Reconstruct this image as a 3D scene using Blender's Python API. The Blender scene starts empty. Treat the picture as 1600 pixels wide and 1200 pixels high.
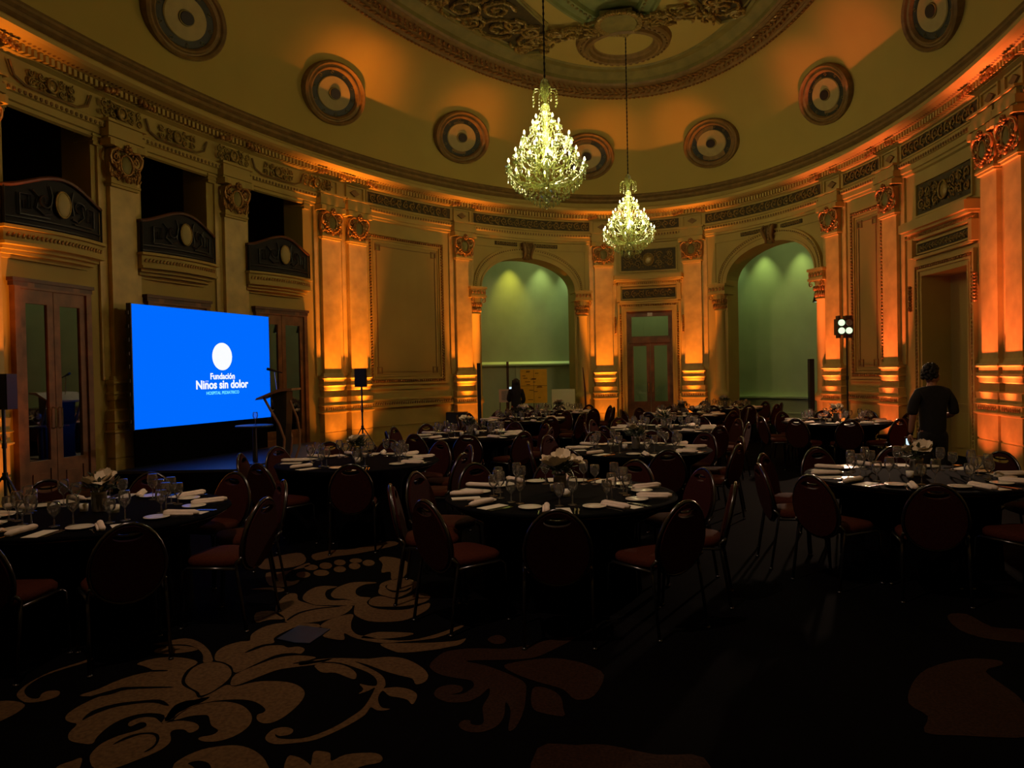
import bpy, bmesh, math, random
from math import sin, cos, pi, sqrt, atan2, hypot, radians
from mathutils import Vector, Matrix
from mathutils.geometry import tessellate_polygon
random.seed(7)
scn = bpy.context.scene
COL = scn.collection
# ------------------------------------------------------------------ camera (room frame: long axis = +Y)
CAM = Vector((2.8595, -9.4799, 1.70))
_p, _r, _th = -0.0147, -0.0199, 0.3306
F0 = Vector((0, cos(_p), sin(_p))); U0 = Vector((0, -sin(_p), cos(_p))); R0 = Vector((1, 0, 0))
RR = cos(_r)*R0 + sin(_r)*U0; UU = -sin(_r)*R0 + cos(_r)*U0
ROT = Matrix.Rotation(_th, 3, 'Z')
RR, UU, FF = ROT @ RR, ROT @ UU, ROT @ F0
cd = bpy.data.cameras.new('camera'); cam = bpy.data.objects.new('camera', cd); COL.objects.link(cam)
cd.sensor_width = 36; cd.lens = 36*1150/1600; cd.clip_end = 200
M = Matrix.Identity(4)
for i in range(3):
    M[i][0], M[i][1], M[i][2], M[i][3] = RR[i], UU[i], -FF[i], CAM[i]
cam.matrix_world = M
scn.camera = cam
w = bpy.data.worlds.new('world'); scn.world = w; w.use_nodes = True
w.node_tree.nodes['Background'].inputs[0].default_value = (0.0, 0.0, 0.0, 1)
scn.view_settings.view_transform = 'Standard'; scn.view_settings.look = 'None'
scn.view_settings.exposure = 0.0; scn.view_settings.gamma = 1.0
scn.cycles.max_bounces = 6; scn.cycles.diffuse_bounces = 3; scn.cycles.glossy_bounces = 3
scn.cycles.transparent_max_bounces = 12; scn.cycles.sample_clamp_indirect = 3.0
scn.cycles.use_denoising = True
# ------------------------------------------------------------------ light levels
CH_COL = (1.0, 0.82, 0.40); CH_W = 160.0          # chandelier lamps
UP_L = (1.0, 0.25, 0.022); UP_R = (1.0, 0.165, 0.06)
UP_NARROW, UP_WIDE = 1500.0, 48.0
GAL_W = 17.0
SCREEN = 1.0
# ------------------------------------------------------------------ oval wall geometry
A, B = 12.0125, 6.7415
_N = 8000
TT = [-pi + 2*pi*i/_N for i in range(_N+1)]
SS = [0.0]
for i in range(_N):
    t0, t1 = TT[i], TT[i+1]
    SS.append(SS[-1] + hypot(B*(sin(t1)-sin(t0)), A*(cos(t1)-cos(t0))))
_mid = SS[_N//2]; SS = [x-_mid for x in SS]; SMAX = SS[-1]
import bisect
def t_of(s):
    while s > SMAX: s -= 2*SMAX
    while s < -SMAX: s += 2*SMAX
    i = min(max(bisect.bisect_right(SS, s)-1, 0), _N-1)
    return TT[i] + (TT[i+1]-TT[i])*(s-SS[i])/(SS[i+1]-SS[i])
def W(s, e, z):
    t = t_of(s); nx, ny = -sin(t)/B, -cos(t)/A; l = hypot(nx, ny)
    return Vector((B*sin(t)+nx/l*e, A*cos(t)+ny/l*e, z))
def frame_at(s, e, z):
    """matrix whose x runs along the wall, y into the room, z up"""
    t = t_of(s); n = Vector((-sin(t)/B, -cos(t)/A, 0)).normalized()
    x = Vector((-n.y, n.x, 0)); x = x if x.dot(W(s+.05, 0, 0)-W(s-.05, 0, 0)) > 0 else -x
    m = Matrix.Identity(4); P = W(s, e, z)
    for i in range(3): m[i][0], m[i][1], m[i][2], m[i][3] = x[i], n[i], (0, 0, 1)[i], P[i]
    return m
def at(u, v, d):
    return CAM + (FF + RR*((u-800)/1150) - UU*((v-600)/1150))*d
def floor_at(u, v, z=0.0):
    dr = FF + RR*((u-800)/1150) - UU*((v-600)/1150); k = (z-CAM.z)/dr.z
    return CAM + dr*k
# ------------------------------------------------------------------ materials
MAT = {}
def mat(name, col, rough=.6, metal=0., var=0., scale=8., bump=0., spec=.5, emit=None, es=1., detail=4, col2=None, sheen=0.):
    m = bpy.data.materials.new(name); m.use_nodes = True; nt = m.node_tree; b = nt.nodes['Principled BSDF']
    b.inputs['Roughness'].default_value = rough; b.inputs['Metallic'].default_value = metal
    b.inputs['Specular IOR Level'].default_value = spec
    if sheen: b.inputs['Sheen Weight'].default_value = sheen
    c1 = (*col, 1)
    b.inputs['Base Color'].default_value = c1
    if var or bump:
        tc = nt.nodes.new('ShaderNodeTexCoord'); n = nt.nodes.new('ShaderNodeTexNoise')
        n.inputs['Scale'].default_value = scale; n.inputs['Detail'].default_value = detail
        nt.links.new(tc.outputs['Object'], n.inputs['Vector'])
        if var:
            r = nt.nodes.new('ShaderNodeValToRGB')
            r.color_ramp.elements[0].position = .3; r.color_ramp.elements[1].position = .7
            r.color_ramp.elements[0].color = (*(col2 or [c*(1-var) for c in col]), 1)
            r.color_ramp.elements[1].color = (*[min(1, c*(1+var*.4)) for c in col], 1)
            nt.links.new(n.outputs['Fac'], r.inputs[0]); nt.links.new(r.outputs[0], b.inputs['Base Color'])
        if bump:
            bp = nt.nodes.new('ShaderNodeBump'); bp.inputs['Strength'].default_value = bump; bp.inputs['Distance'].default_value = .01
            nt.links.new(n.outputs['Fac'], bp.inputs['Height']); nt.links.new(bp.outputs[0], b.inputs['Normal'])
    if emit:
        b.inputs['Emission Color'].default_value = (*emit, 1); b.inputs['Emission Strength'].default_value = es
    MAT[name] = m; return m
def thin_glass(name, tint=(1, 1, 1), gl=.25, rough=.03, diff=0., dcol=(.8, .8, .8), ior=1.5):
    m = bpy.data.materials.new(name); m.use_nodes = True; nt = m.node_tree; nt.nodes.clear()
    o = nt.nodes.new('ShaderNodeOutputMaterial'); tr = nt.nodes.new('ShaderNodeBsdfTransparent'); g = nt.nodes.new('ShaderNodeBsdfGlossy')
    tr.inputs[0].default_value = (*tint, 1); g.inputs['Roughness'].default_value = rough
    fr = nt.nodes.new('ShaderNodeFresnel'); fr.inputs[0].default_value = ior
    mx = nt.nodes.new('ShaderNodeMixShader'); ma = nt.nodes.new('ShaderNodeMath'); ma.operation = 'ADD'; ma.use_clamp = True
    ma.inputs[1].default_value = gl; nt.links.new(fr.outputs[0], ma.inputs[0]); nt.links.new(ma.outputs[0], mx.inputs[0])
    nt.links.new(tr.outputs[0], mx.inputs[1]); nt.links.new(g.outputs[0], mx.inputs[2])
    last = mx
    if diff:
        d = nt.nodes.new('ShaderNodeBsdfDiffuse'); d.inputs[0].default_value = (*dcol, 1)
        tl = nt.nodes.new('ShaderNodeBsdfTranslucent'); tl.inputs[0].default_value = (*dcol, 1)
        m1 = nt.nodes.new('ShaderNodeMixShader'); m1.inputs[0].default_value = .5
        nt.links.new(d.outputs[0], m1.inputs[1]); nt.links.new(tl.outputs[0], m1.inputs[2])
        m2 = nt.nodes.new('ShaderNodeMixShader'); m2.inputs[0].default_value = diff
        nt.links.new(mx.outputs[0], m2.inputs[1]); nt.links.new(m1.outputs[0], m2.inputs[2]); last = m2
    nt.links.new(last.outputs[0], o.inputs[0]); MAT[name] = m; return m
mat('plaster', (0.476, 0.3676, 0.1028), .75, var=.12, scale=1.3, bump=.05)
mat('plaster_pale', (0.5032, 0.4023, 0.1273), .7, var=.08, scale=2.)
mat('panel_paint', (0.408, 0.2982, 0.0832), .8, var=.1, scale=.9)
mat('marble', (0.624, 0.457, 0.1382), .45, var=.30, scale=3.2, detail=9, bump=.08)
mat('gold', (.42, .23, .07), .30, metal=.45, var=.5, scale=22, bump=.3)
mat('bronze', (0.34, 0.2358, 0.0539), .40, metal=.2, var=.5, scale=30, bump=.4)
mat('dark_frieze', (0.068, 0.052, 0.0137), .7, var=.3, scale=14)
mat('dome_paint', (0.4624, 0.3607, 0.0832), .85, var=.06, scale=.8)
mat('rib_olive', (0.2312, 0.2011, 0.049), .6, var=.3, scale=3)
mat('rib_brown', (0.2448, 0.1526, 0.0441), .6, var=.3, scale=6)
mat('green_paint', (0.204, 0.2497, 0.0783), .7, var=.25, scale=3)
mat('gallery_paint', (.60, .60, .40), .85, var=.10, scale=1.5, bump=.05)
mat('wood', (.23, .095, .035), .45, var=.45, scale=5, detail=8)
mat('wood_dark', (.10, .035, .015), .45, var=.4, scale=6)
mat('teal_ring', (.020, .027, .019), .5, var=.4, scale=12)
mat('iron', (.018, .018, .02), .45, metal=.4)
mat('iron_back', (.012, .012, .014), .8)
mat('cream_oval', (0.4216, 0.3468, 0.1322), .6, var=.1, scale=6)
mat('void', (.012, .011, .009), .9)
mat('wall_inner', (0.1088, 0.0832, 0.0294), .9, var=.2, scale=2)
mat('carpet', (.0030, .0028, .0036), .95, var=.4, scale=60, spec=.02)
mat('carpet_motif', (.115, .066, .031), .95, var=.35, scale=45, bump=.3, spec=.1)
mat('carpet_motif_dark', (.030, .013, .007), .95, var=.5, scale=70, bump=.3, spec=.1)  # darker motif colour for the shapes further right
mat('carpet_vein', (.0030, .0028, .0036), .95, spec=.02)
mat('stage_top', (.02, .03, .05), .38, var=.3, scale=10)
mat('black_cloth', (.0028, .0028, .0036), .9, var=.2, scale=20, bump=.1, spec=.03)
mat('linen', (.88, .76, .66), .8, var=.08, scale=30, bump=.15)
mat('card', (.80, .76, .66), .6)
mat('china', (.80, .77, .66), .18)
mat('steel', (.6, .6, .6), .2, metal=1.)
mat('chair_fabric', (.040, .0085, .007), .85, var=.3, scale=90, bump=.2, spec=.1)
mat('chair_seat', (.062, .015, .007), .85, var=.3, scale=90, bump=.2, spec=.1)
mat('chair_metal', (.10, .10, .11), .22, metal=.9)
mat('petal', (.85, .74, .56), .6, var=.15, scale=25)
mat('leaf_green', (.035, .055, .02), .5, var=.4, scale=20)
mat('vase_glass', (.20, .19, .16), .12, metal=.3)
mat('black_plastic', (.012, .012, .013), .4, var=.2, scale=40)
mat('grille', (.02, .02, .02), .7, var=.5, scale=200)
mat('screen_blue', (0, 0, 0), .9, spec=0., emit=(0., .145, 1.), es=SCREEN)
mat('screen_white', (0, 0, 0), .4, emit=(.95, .98, 1.), es=SCREEN)
mat('screen_cyan', (0, 0, 0), .4, emit=(.15, .85, 1.), es=SCREEN)
mat('lamp_white', (.1, .1, .1), .4, emit=(.62, .85, .50), es=1.5)
mat('bulb', (.1, .1, .1), .4, emit=(1., 1., .50), es=9.)
mat('candle_tube', (.8, .8, .5), .5)
mat('phone', (0, 0, 0), .2, emit=(.6, .8, 1.), es=1.2)
mat('amber', (.5, .2, .05), .3, emit=(1., .25, .04), es=.9)
mat('yellow_board', (.80, .46, .02), .7, var=.08, scale=8)
mat('ink', (.12, .06, .01), .8)
mat('pale_board', (.88, .90, .62), .6)
mat('pink_board', (.52, .40, .33), .6)
mat('grey_print', (.28, .26, .27), .6, var=.3, scale=25)
mat('blue_sheet', (.008, .030, .075), .35, var=.4, scale=12)
mat('lectern_wood', (.30, .15, .08), .3, var=.3, scale=6)
mat('skin', (.42, .20, .12), .6, spec=.3)
mat('hair', (.012, .008, .006), .6, var=.4, scale=60)
mat('shirt', (.011, .010, .011), .85, var=.3, scale=25, bump=.2)
mat('trouser', (.008, .008, .010), .85)
mat('white_sign', (.7, .7, .65), .6)
thin_glass('glass', gl=.09, diff=.035)
thin_glass('door_glass', tint=(.97, 1., .97), gl=.06)
thin_glass('mirror_glass', tint=(.05, .05, .05), gl=.42, rough=.02)
thin_glass('crystal', tint=(.95, 1., .9), gl=.16, rough=.08, diff=.20, dcol=(.48, .55, .15))
thin_glass('crystal_stem', tint=(.9, .95, .7), gl=.10, rough=.15, diff=.10, dcol=(.5, .56, .2))
# ------------------------------------------------------------------ mesh builder
class MB:
    def __init__(s): s.v = []; s.f = []
    def add(s, vs, fs):
        o = len(s.v); s.v += [Vector(p) for p in vs]; s.f += [tuple(o+i for i in f) for f in fs]
    def box(s, x0, x1, y0, y1, z0, z1, nx=1):
        o = []; f = []
        for i in range(nx+1):
            x = x0+(x1-x0)*i/nx; o += [(x, y0, z0), (x, y1, z0), (x, y1, z1), (x, y0, z1)]
        for i in range(nx):
            a = 4*i
            for k in range(4): f.append((a+k, a+(k+1) % 4, a+4+(k+1) % 4, a+4+k))
        f.append((3, 2, 1, 0)); a = 4*nx; f.append((a, a+1, a+2, a+3)); s.add(o, f)
    def wbox(s, a, b, e0, e1, z0, z1):
        s.box(a, b, e0, e1, z0, z1, max(1, int(abs(b-a)/.3)))
    def tube(s, pts, r, n=6, cap=True, closed=False):
        pts = [Vector(p) for p in pts]; m = len(pts); rs = r if isinstance(r, (list, tuple)) else [r]*m
        up = Vector((0, 0, 1)); vs = []; prev = None
        for i, p in enumerate(pts):
            if closed: d = pts[(i+1) % m]-pts[i-1]
            else: d = pts[min(i+1, m-1)]-pts[max(i-1, 0)]
            d = d.normalized() if d.length > 1e-9 else Vector((0, 0, 1))
            if prev is None:
                x = d.orthogonal().normalized()
            else:
                x = prev-d*prev.dot(d); x = x.normalized() if x.length > 1e-6 else d.orthogonal().normalized()
            prev = x; y = d.cross(x)
            for k in range(n):
                a = 2*pi*k/n; vs.append(p+x*cos(a)*rs[i]+y*sin(a)*rs[i])
        fs = []
        for i in range(m if closed else m-1):
            j = (i+1) % m
            for k in range(n): fs.append((i*n+k, i*n+(k+1) % n, j*n+(k+1) % n, j*n+k))
        if cap and not closed: fs.append(tuple(range(n))[::-1]); fs.append(tuple((m-1)*n+k for k in range(n)))
        s.add(vs, fs)
    def lathe(s, prof, n=16, c=(0, 0, 0), sx=1., sy=1.):
        vs = []; fs = []; m = len(prof)
        for r, z in prof:
            for k in range(n):
                a = 2*pi*k/n; vs.append((c[0]+r*cos(a)*sx, c[1]+r*sin(a)*sy, c[2]+z))
        for i in range(m-1):
            for k in range(n): fs.append((i*n+k, i*n+(k+1) % n, (i+1)*n+(k+1) % n, (i+1)*n+k))
        if prof[0][0] > 1e-5: fs.append(tuple(range(n))[::-1])
        if prof[-1][0] > 1e-5: fs.append(tuple((m-1)*n+k for k in range(n)))
        s.add(vs, fs)
    def ell(s, c, r, n=8, m=5, rot=None):
        vs = []; fs = []
        for i in range(m+1):
            th = pi*i/m
            for k in range(n):
                a = 2*pi*k/n; p = Vector((r[0]*sin(th)*cos(a), r[1]*sin(th)*sin(a), r[2]*cos(th)))
                if rot is not None: p = rot @ p
                vs.append(Vector(c)+p)
        for i in range(m):
            for k in range(n): fs.append((i*n+k, (i+1)*n+k, (i+1)*n+(k+1) % n, i*n+(k+1) % n))
        s.add(vs, fs)
    def octa(s, c, r, h):
        x, y, z = c
        s.add([(x+r, y, z), (x, y+r, z), (x-r, y, z), (x, y-r, z), (x, y, z+h), (x, y, z-h)],
              [(0, 1, 4), (1, 2, 4), (2, 3, 4), (3, 0, 4), (1, 0, 5), (2, 1, 5), (3, 2, 5), (0, 3, 5)])
    def prism(s, poly, y0, y1, plane='xz'):
        """polygon (a,b) extruded between y0 and y1; plane xz -> (a,y,b), xy -> (a,b,y)"""
        P = (lambda a, b, y: (a, y, b)) if plane == 'xz' else (lambda a, b, y: (a, b, y))
        n = len(poly); vs = [P(a, b, y0) for a, b in poly]+[P(a, b, y1) for a, b in poly]
        tri = tessellate_polygon([[Vector((a, b, 0)) for a, b in poly]])
        fs = [tuple(t) for t in tri]+[tuple(n+i for i in t)[::-1] for t in tri]
        fs += [(i, (i+1) % n, n+(i+1) % n, n+i) for i in range(n)]
        s.add(vs, fs)
    def spiral(s, c, R, turns, r, dirn=1, a0=0., n=4, steps=None, yoff=0., inner=.12):
        steps = steps or int(12*turns); pts = []; rs = []
        for i in range(steps+1):
            q = i/steps; a = a0+dirn*2*pi*turns*q; rad = R*(1-q*(1-inner)); pts.append((c[0]+rad*cos(a), c[1]+yoff*q, c[2]+rad*sin(a))); rs.append(r*(1-.5*q))
        s.tube(pts, rs, n)
    def xf(s, fn): s.v = [Vector(fn(p)) for p in s.v]; return s
    def wall(s): s.v = [W(p[0], p[1], p[2]) for p in s.v]; s.f = [f[::-1] for f in s.f]; return s
    def mesh(s, name, m, smooth=False):
        me = bpy.data.meshes.new(name); me.from_pydata([tuple(p) for p in s.v], [], s.f)
        if m: me.materials.append(MAT[m] if isinstance(m, str) else m)
        if smooth: me.polygons.foreach_set('use_smooth', [True]*len(me.polygons))
        me.update(); return me
    def build(s, name, m, parent=None, smooth=False, loc=None, rz=0):
        return link(name, s.mesh(name, m, smooth), parent, loc, rz)
def link(name, me, parent=None, loc=None, rz=0.):
    o = bpy.data.objects.new(name, me); COL.objects.link(o)
    if parent is not None: o.parent = parent
    if loc is not None: o.location = loc
    if rz: o.rotation_euler = (0, 0, rz)
    return o
def tag(o, label=None, cat=None, group=None, kind=None):
    if label: o['label'] = label
    if cat: o['category'] = cat
    if group: o['group'] = group
    if kind: o['kind'] = kind
    return o
def thing(name, label, cat, loc=(0, 0, 0), rz=0., group=None):
    return tag(link(name, None, None, loc, rz), label, cat, group)
def clone(o, parent=None):
    c = o.copy(); COL.objects.link(c); c.parent = parent
    for ch in KIDS.get(o.name, ()): clone(ch, c)
    return c
KIDS = {}
def reg(root):
    for o in scn.objects:
        if o.parent is not None:
            KIDS.setdefault(o.parent.name, [])
            if o not in KIDS[o.parent.name]: KIDS[o.parent.name].append(o)
def sweep(profile, s0, s1, step=.25, close=False):
    """moulding: profile points (e, z) run along the wall, each facet its own smooth strip"""
    mb = MB(); n = max(2, int((s1-s0)/step)); ss = [s0+(s1-s0)*i/n for i in range(n+1)]
    for (e0, z0), (e1, z1) in zip(profile, profile[1:]):
        vs = []
        for q in ss: vs += [W(q, e0, z0), W(q, e1, z1)]
        mb.add(vs, [(2*i, 2*i+1, 2*i+3, 2*i+2) for i in range(n)])
    return mb
# ------------------------------------------------------------------ plan
PIL = [-17.95, -10.39, -9.57, -6.10, -1.60, 1.03, 5.60, 7.65, 10.98, 11.72]
PIER = [-15.50, -13.02]                       # balcony-side pilasters without lamps
OPEN = [(-17.45, -15.99), (-15.03, -13.58), (-12.56, -11.07)]
ARCH = [(-3.96, 1.50, 4.00, .92), (3.47, 1.45, 4.00, .95)]
DC = -.27                                     # centre of the far door
def arch_top(c, hw, zs, rise):
    return lambda s: zs + rise*sqrt(max(0., 1-((s-c)/hw)**2))**.9
HT = 5.42
def wall_piece(name, s0, s1, holes, depth=.55, m='plaster', hgt=HT):
    mb = MB(); br = set([s0, s1]); n = int((s1-s0)/.25)
    for i in range(n+1): br.add(s0+(s1-s0)*i/n)
    hs = [h for h in holes if h[0] >= s0-.01 and h[1] <= s1+.01]
    for a, b, zl, fn in hs:
        k = 28 if callable(fn) else 6
        for i in range(k+1):
            q = i/k; q = .5-.5*cos(pi*q) if callable(fn) else q
            br.add(a+(b-a)*q)
    br = sorted(br); br = [x for i, x in enumerate(br) if i == 0 or x-br[i-1] > 1e-4]
    for a, b in zip(br, br[1:]):
        mid = (a+b)/2; h = next((h for h in hs if h[0] < mid < h[1]), None)
        segs = [((0, 0), (hgt, hgt))] if h is None else []
        if h:
            if h[2] > 0: segs.append(((0, 0), (h[2], h[2])))
            ta, tb = (h[3](a), h[3](b)) if callable(h[3]) else (h[3], h[3]); segs.append(((ta, tb), (hgt, hgt)))
        for (la, lb), (ha, hb) in segs:
            mb.add([W(a, 0, la), W(b, 0, lb), W(b, 0, hb), W(a, 0, ha)], [(0, 1, 2, 3)])
        if h:
            mb.add([W(a, 0, ta), W(b, 0, tb), W(b, -depth, tb), W(a, -depth, ta)], [(0, 1, 2, 3)])
            if h[2] > 0: mb.add([W(a, 0, h[2]), W(b, 0, h[2]), W(b, -depth, h[2]), W(a, -depth, h[2])], [(3, 2, 1, 0)])
    for a, b, zl, fn in hs:
        for q in (a, b):
            zt = fn(q) if callable(fn) else fn
            mb.add([W(q, 0, zl), W(q, -depth, zl), W(q, -depth, zt), W(q, 0, zt)], [(0, 1, 2, 3)])
    o = mb.build(name, m); tag(o, kind='structure'); return o
HOLES = [(a, b, 3.62, 5.62) for a, b in OPEN] + [(c-hw, c+hw, 0, arch_top(c, hw, zs, r)) for c, hw, zs, r in ARCH]
HOLES += [(-.93, .39, 0, 3.42), (8.63, 10.13, 0, 3.38)]
wall_left = wall_piece('wall_left', -18.6, -10.95, HOLES)
wall_back = wall_piece('wall_back', -10.95, 6.05, HOLES)
wall_right = wall_piece('wall_right', 6.05, 14.0, HOLES)
wall_front = wall_piece('wall_front', 14.0, 2*SMAX-18.6, [])
def wall_of(s): return wall_left if s < -10.95 else wall_back if s < 6.05 else wall_right
# floor
mb = MB(); mb.box(-14, 14, -15, 18, -.1, 0); floor = mb.build('floor', 'carpet'); tag(floor, kind='structure')
# outer shell behind the balconies, the gallery behind the arches
mb = MB(); n = 36
def shell(mb, e, s0, s1, z0, z1, n=30):
    vs = []
    for i in range(n+1): q = s0+(s1-s0)*i/n; vs += [W(q, e, z0), W(q, e, z1)]
    mb.add(vs, [(2*i, 2*i+1, 2*i+3, 2*i+2) for i in range(n)])
def slabz(mb, e0, e1, s0, s1, z, n=30):
    vs = []
    for i in range(n+1): q = s0+(s1-s0)*i/n; vs += [W(q, e0, z), W(q, e1, z)]
    mb.add(vs, [(2*i, 2*i+1, 2*i+3, 2*i+2) for i in range(n)])
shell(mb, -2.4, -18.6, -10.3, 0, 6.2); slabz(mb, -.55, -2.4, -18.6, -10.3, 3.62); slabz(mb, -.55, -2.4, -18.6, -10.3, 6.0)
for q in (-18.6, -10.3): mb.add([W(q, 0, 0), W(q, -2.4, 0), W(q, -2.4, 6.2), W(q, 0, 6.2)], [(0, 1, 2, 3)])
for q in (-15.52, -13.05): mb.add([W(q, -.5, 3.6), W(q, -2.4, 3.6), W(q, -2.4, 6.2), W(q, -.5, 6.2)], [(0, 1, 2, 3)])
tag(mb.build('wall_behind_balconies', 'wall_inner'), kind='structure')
mb = MB(); GE = -2.7
shell(mb, GE, -8.2, 7.4, 0, 5.9, 60)
for q in (-8.2, 7.4): mb.add([W(q, -.55, 0), W(q, GE, 0), W(q, GE, 5.9), W(q, -.55, 5.9)], [(0, 1, 2, 3)])
wg = mb.build('wall_gallery', 'gallery_paint', smooth=False); tag(wg, kind='structure')
mb = MB(); slabz(mb, -.3, GE, -8.2, 7.4, 5.9, 60); ceil_g = mb.build('ceiling_gallery', 'void'); tag(ceil_g, kind='structure')
mb = MB(); mb.wbox(-8, -1.2, GE, GE+.14, 1.93, 1.985); mb.wbox(-8, -1.2, GE, GE+.05, .12, .2)
for q in [-6.9, -5.05, -3.2, -1.9]: mb.wbox(q-.03, q+.03, GE, GE+.05, .2, 1.93)
mb.wbox(-8, -4.6, GE, GE+.04, 1.10, 1.14)
mb.wall().build('dado_rail', 'gallery_paint', wg)
mb = MB(); 
for (sa, sb, zc_, hh) in ((-8, -1.2, 1.985, .05), (-8, -4.6, 1.13, .035)):
    k = 24; vs = []
    for i in range(k+1): q = sa+(sb-sa)*i/k; vs += [(q, GE+.13, zc_), (q, GE+.015, zc_+hh*1.6)]
    mb.add(vs, [(2*i, 2*i+2, 2*i+3, 2*i+1) for i in range(k)])
mb.wall().build('rail_lit_edge', 'pale_board', wg)  # sloped and paler than the rail, a lit edge put into shape and colour
mb = MB(); mb.wbox(1.2, 7.3, GE, GE+.14, .80, .86); mb.wbox(1.2, 7.3, GE, GE+.10, .0, .18); mb.wbox(1.2, 7.3, GE, GE+.06, .34, .38)
mb.wall().build('dado_rail', 'gallery_paint', wg)
# backing of the blank doorway in the service wall
mb = MB(); shell(mb, -.50, 8.5, 10.3, 0, 3.6, 8); tag(mb.build('wall_blank_doorway', 'panel_paint'), kind='structure')
mb = MB(); mb.wbox(8.66, 10.1, -.5, -.46, 0, .93); mb.wbox(8.66, 10.1, -.5, -.43, .93, .97); mb.wbox(8.8, 9.95, -.5, -.44, .15, .8)
mb.wall().build('wainscot', 'panel_paint', wall_right)
# ------------------------------------------------------------------ entablature, cove, ceiling
ENT = [(0, 5.38), (.05, 5.40), (.05, 5.45), (.09, 5.46), (.09, 5.56), (.13, 5.57), (.13, 5.66), (.06, 5.70), (.06, 6.05), (.12, 6.07),
       (.16, 6.08), (.16, 6.19), (.30, 6.20), (.44, 6.22), (.50, 6.25), (.50, 6.31), (.46, 6.35), (.08, 6.38), (.06, 6.55),
       (.12, 6.57), (.17, 6.60), (.17, 6.65), (.12, 6.69), (.17, 6.72), (.17, 6.76), (.20, 6.78)]
FULL0, FULL1 = -SMAX, SMAX
ent = sweep(ENT[:12], FULL0, FULL1).build('trim_1', 'plaster', smooth=True); tag(ent, kind='structure')
cor = sweep(ENT[11:19], FULL0, FULL1).build('trim_2', 'plaster', smooth=True); tag(cor, kind='structure')
roll = sweep(ENT[18:], FULL0, FULL1).build('trim_3', 'rib_brown', smooth=True); tag(roll, kind='structure')
mb = MB(); q = -20.
while q < 14.5:
    mb.box(q, q+.052, .16, .25, 6.09, 6.185); q += .095
tag(mb.wall().build('dentils', 'plaster', cor), kind='stuff')
mb = MB(); q = -20.
while q < 14.5:
    mb.ell((q, .31, 6.215), (.028, .035, .03), 5, 3); q += .08
tag(mb.wall().build('egg_beads', 'rib_brown', cor), kind='stuff')
mb = MB(); q = -20.
while q < 14.5:
    mb.ell((q, .13, 5.60), (.03, .03, .035), 5, 3); q += .085
tag(mb.wall().build('leaf_beads', 'rib_brown', ent), kind='stuff')
NPH = 18; KR = 1.77; ZR = 9.0
COVE = [(.20+(KR-.20)*(1-cos(pi/2*i/NPH)), 6.78+(ZR-6.78)*sin(pi/2*i/NPH)) for i in range(NPH+1)]
mb = MB(); ns = 200
vs = []; fs = []
for j, (e, z) in enumerate(COVE):
    for i in range(ns): vs.append(W(-SMAX+2*SMAX*i/ns, e, z))
for j in range(NPH):
    for i in range(ns): fs.append((j*ns+i, j*ns+(i+1) % ns, (j+1)*ns+(i+1) % ns, (j+1)*ns+i))
mb.add(vs, fs); ceil = mb.build('ceiling', 'dome_paint', smooth=True); tag(ceil, kind='structure')
def oval(k, z, n=120, cx=0, cy=0):
    return [Vector((cx+(B-k)*cos(2*pi*i/n), cy+(A-k)*sin(2*pi*i/n), z)) for i in range(n)]
def oring(prof, n=120):
    mb = MB()
    for (k0, z0), (k1, z1) in zip(prof, prof[1:]):
        mb.add(oval(k0, z0, n)+oval(k1, z1, n), [(i, (i+1) % n, n+(i+1) % n, n+i) for i in range(n)])
    return mb
ring = oring([(1.72, 9.05), (1.74, 8.96), (1.80, 8.93), (1.86, 8.94), (1.90, 8.97), (1.93, 8.95), (1.96, 8.96), (2.30, 9.10), (2.34, 9.08), (2.38, 9.12)]).build('trim_4', 'rib_brown', smooth=False); tag(ring, kind='structure')
r2 = oring([(2.38, 9.12), (2.40, 9.20), (2.60, 9.32), (2.80, 9.34), (2.84, 9.30), (2.88, 9.34)]).build('trim_5', 'rib_olive', smooth=False); tag(r2, kind='structure')
mb = MB(); P0 = oval(2.88, 9.34); P1 = oval(5.1, 9.34); n = 120
mb.add(P0+P1, [(i, (i+1) % n, n+(i+1) % n, n+i) for i in range(n)])
mb.build('flat_field', 'dome_paint', ceil)
g = oring([(4.95, 9.34), (4.97, 9.26), (5.06, 9.25), (5.10, 9.30), (5.26, 9.36), (5.30, 9.30), (5.42, 9.30), (5.46, 9.38)]).build('trim_6', 'green_paint'); tag(g, kind='structure')
mb = MB(); p = oval(5.46, 9.38, 60); mb.add(p, [tuple(range(60))]); mb.build('inner_field', 'green_paint', ceil)
def ellipse_row(k, z, step):
    """points and tangent angles spaced along an oval"""
    n = 4000; acc = 0; last = Vector((B-k, 0, z)); out = []
    for i in range(1, n+1):
        a = 2*pi*i/n; p = Vector(((B-k)*cos(a), (A-k)*sin(a), z)); acc += (p-last).length
        if acc >= step: out.append((p, atan2((A-k)*cos(a), -(B-k)*sin(a)))); acc = 0
        last = p
    return out
mb = MB()
for p, a in ellipse_row(1.83, 8.925, .11):
    mb.ell(p, (.045, .035, .03), 5, 3, Matrix.Rotation(a, 3, 'Z'))
tag(mb.build('bead_row', 'gold', ring), kind='stuff')
mb = MB()
for i, (p, a) in enumerate(ellipse_row(2.13, 9.0, .15)):
    if p.y < -9: continue
    R = Matrix.Rotation(a, 3, 'Z')
    for dx, dy, an, ln in ((0, .09, .6, .085), (0, -.09, -.6, .085), (.05, 0, 0., .06), (-.05, .05, 1.2, .05)):
        q = R @ Vector((dx, dy, 0)); zz = -.0-.03*random.random() + (-dy)*-.4
        mb.ell((p.x+q.x, p.y+q.y, p.z+zz), (ln, .026, .03), 5, 3, R @ Matrix.Rotation(an+random.uniform(-.3, .3), 3, 'Z'))
tag(mb.build('acanthus_band', 'gold', ring), kind='stuff')
mb = MB()
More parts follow.
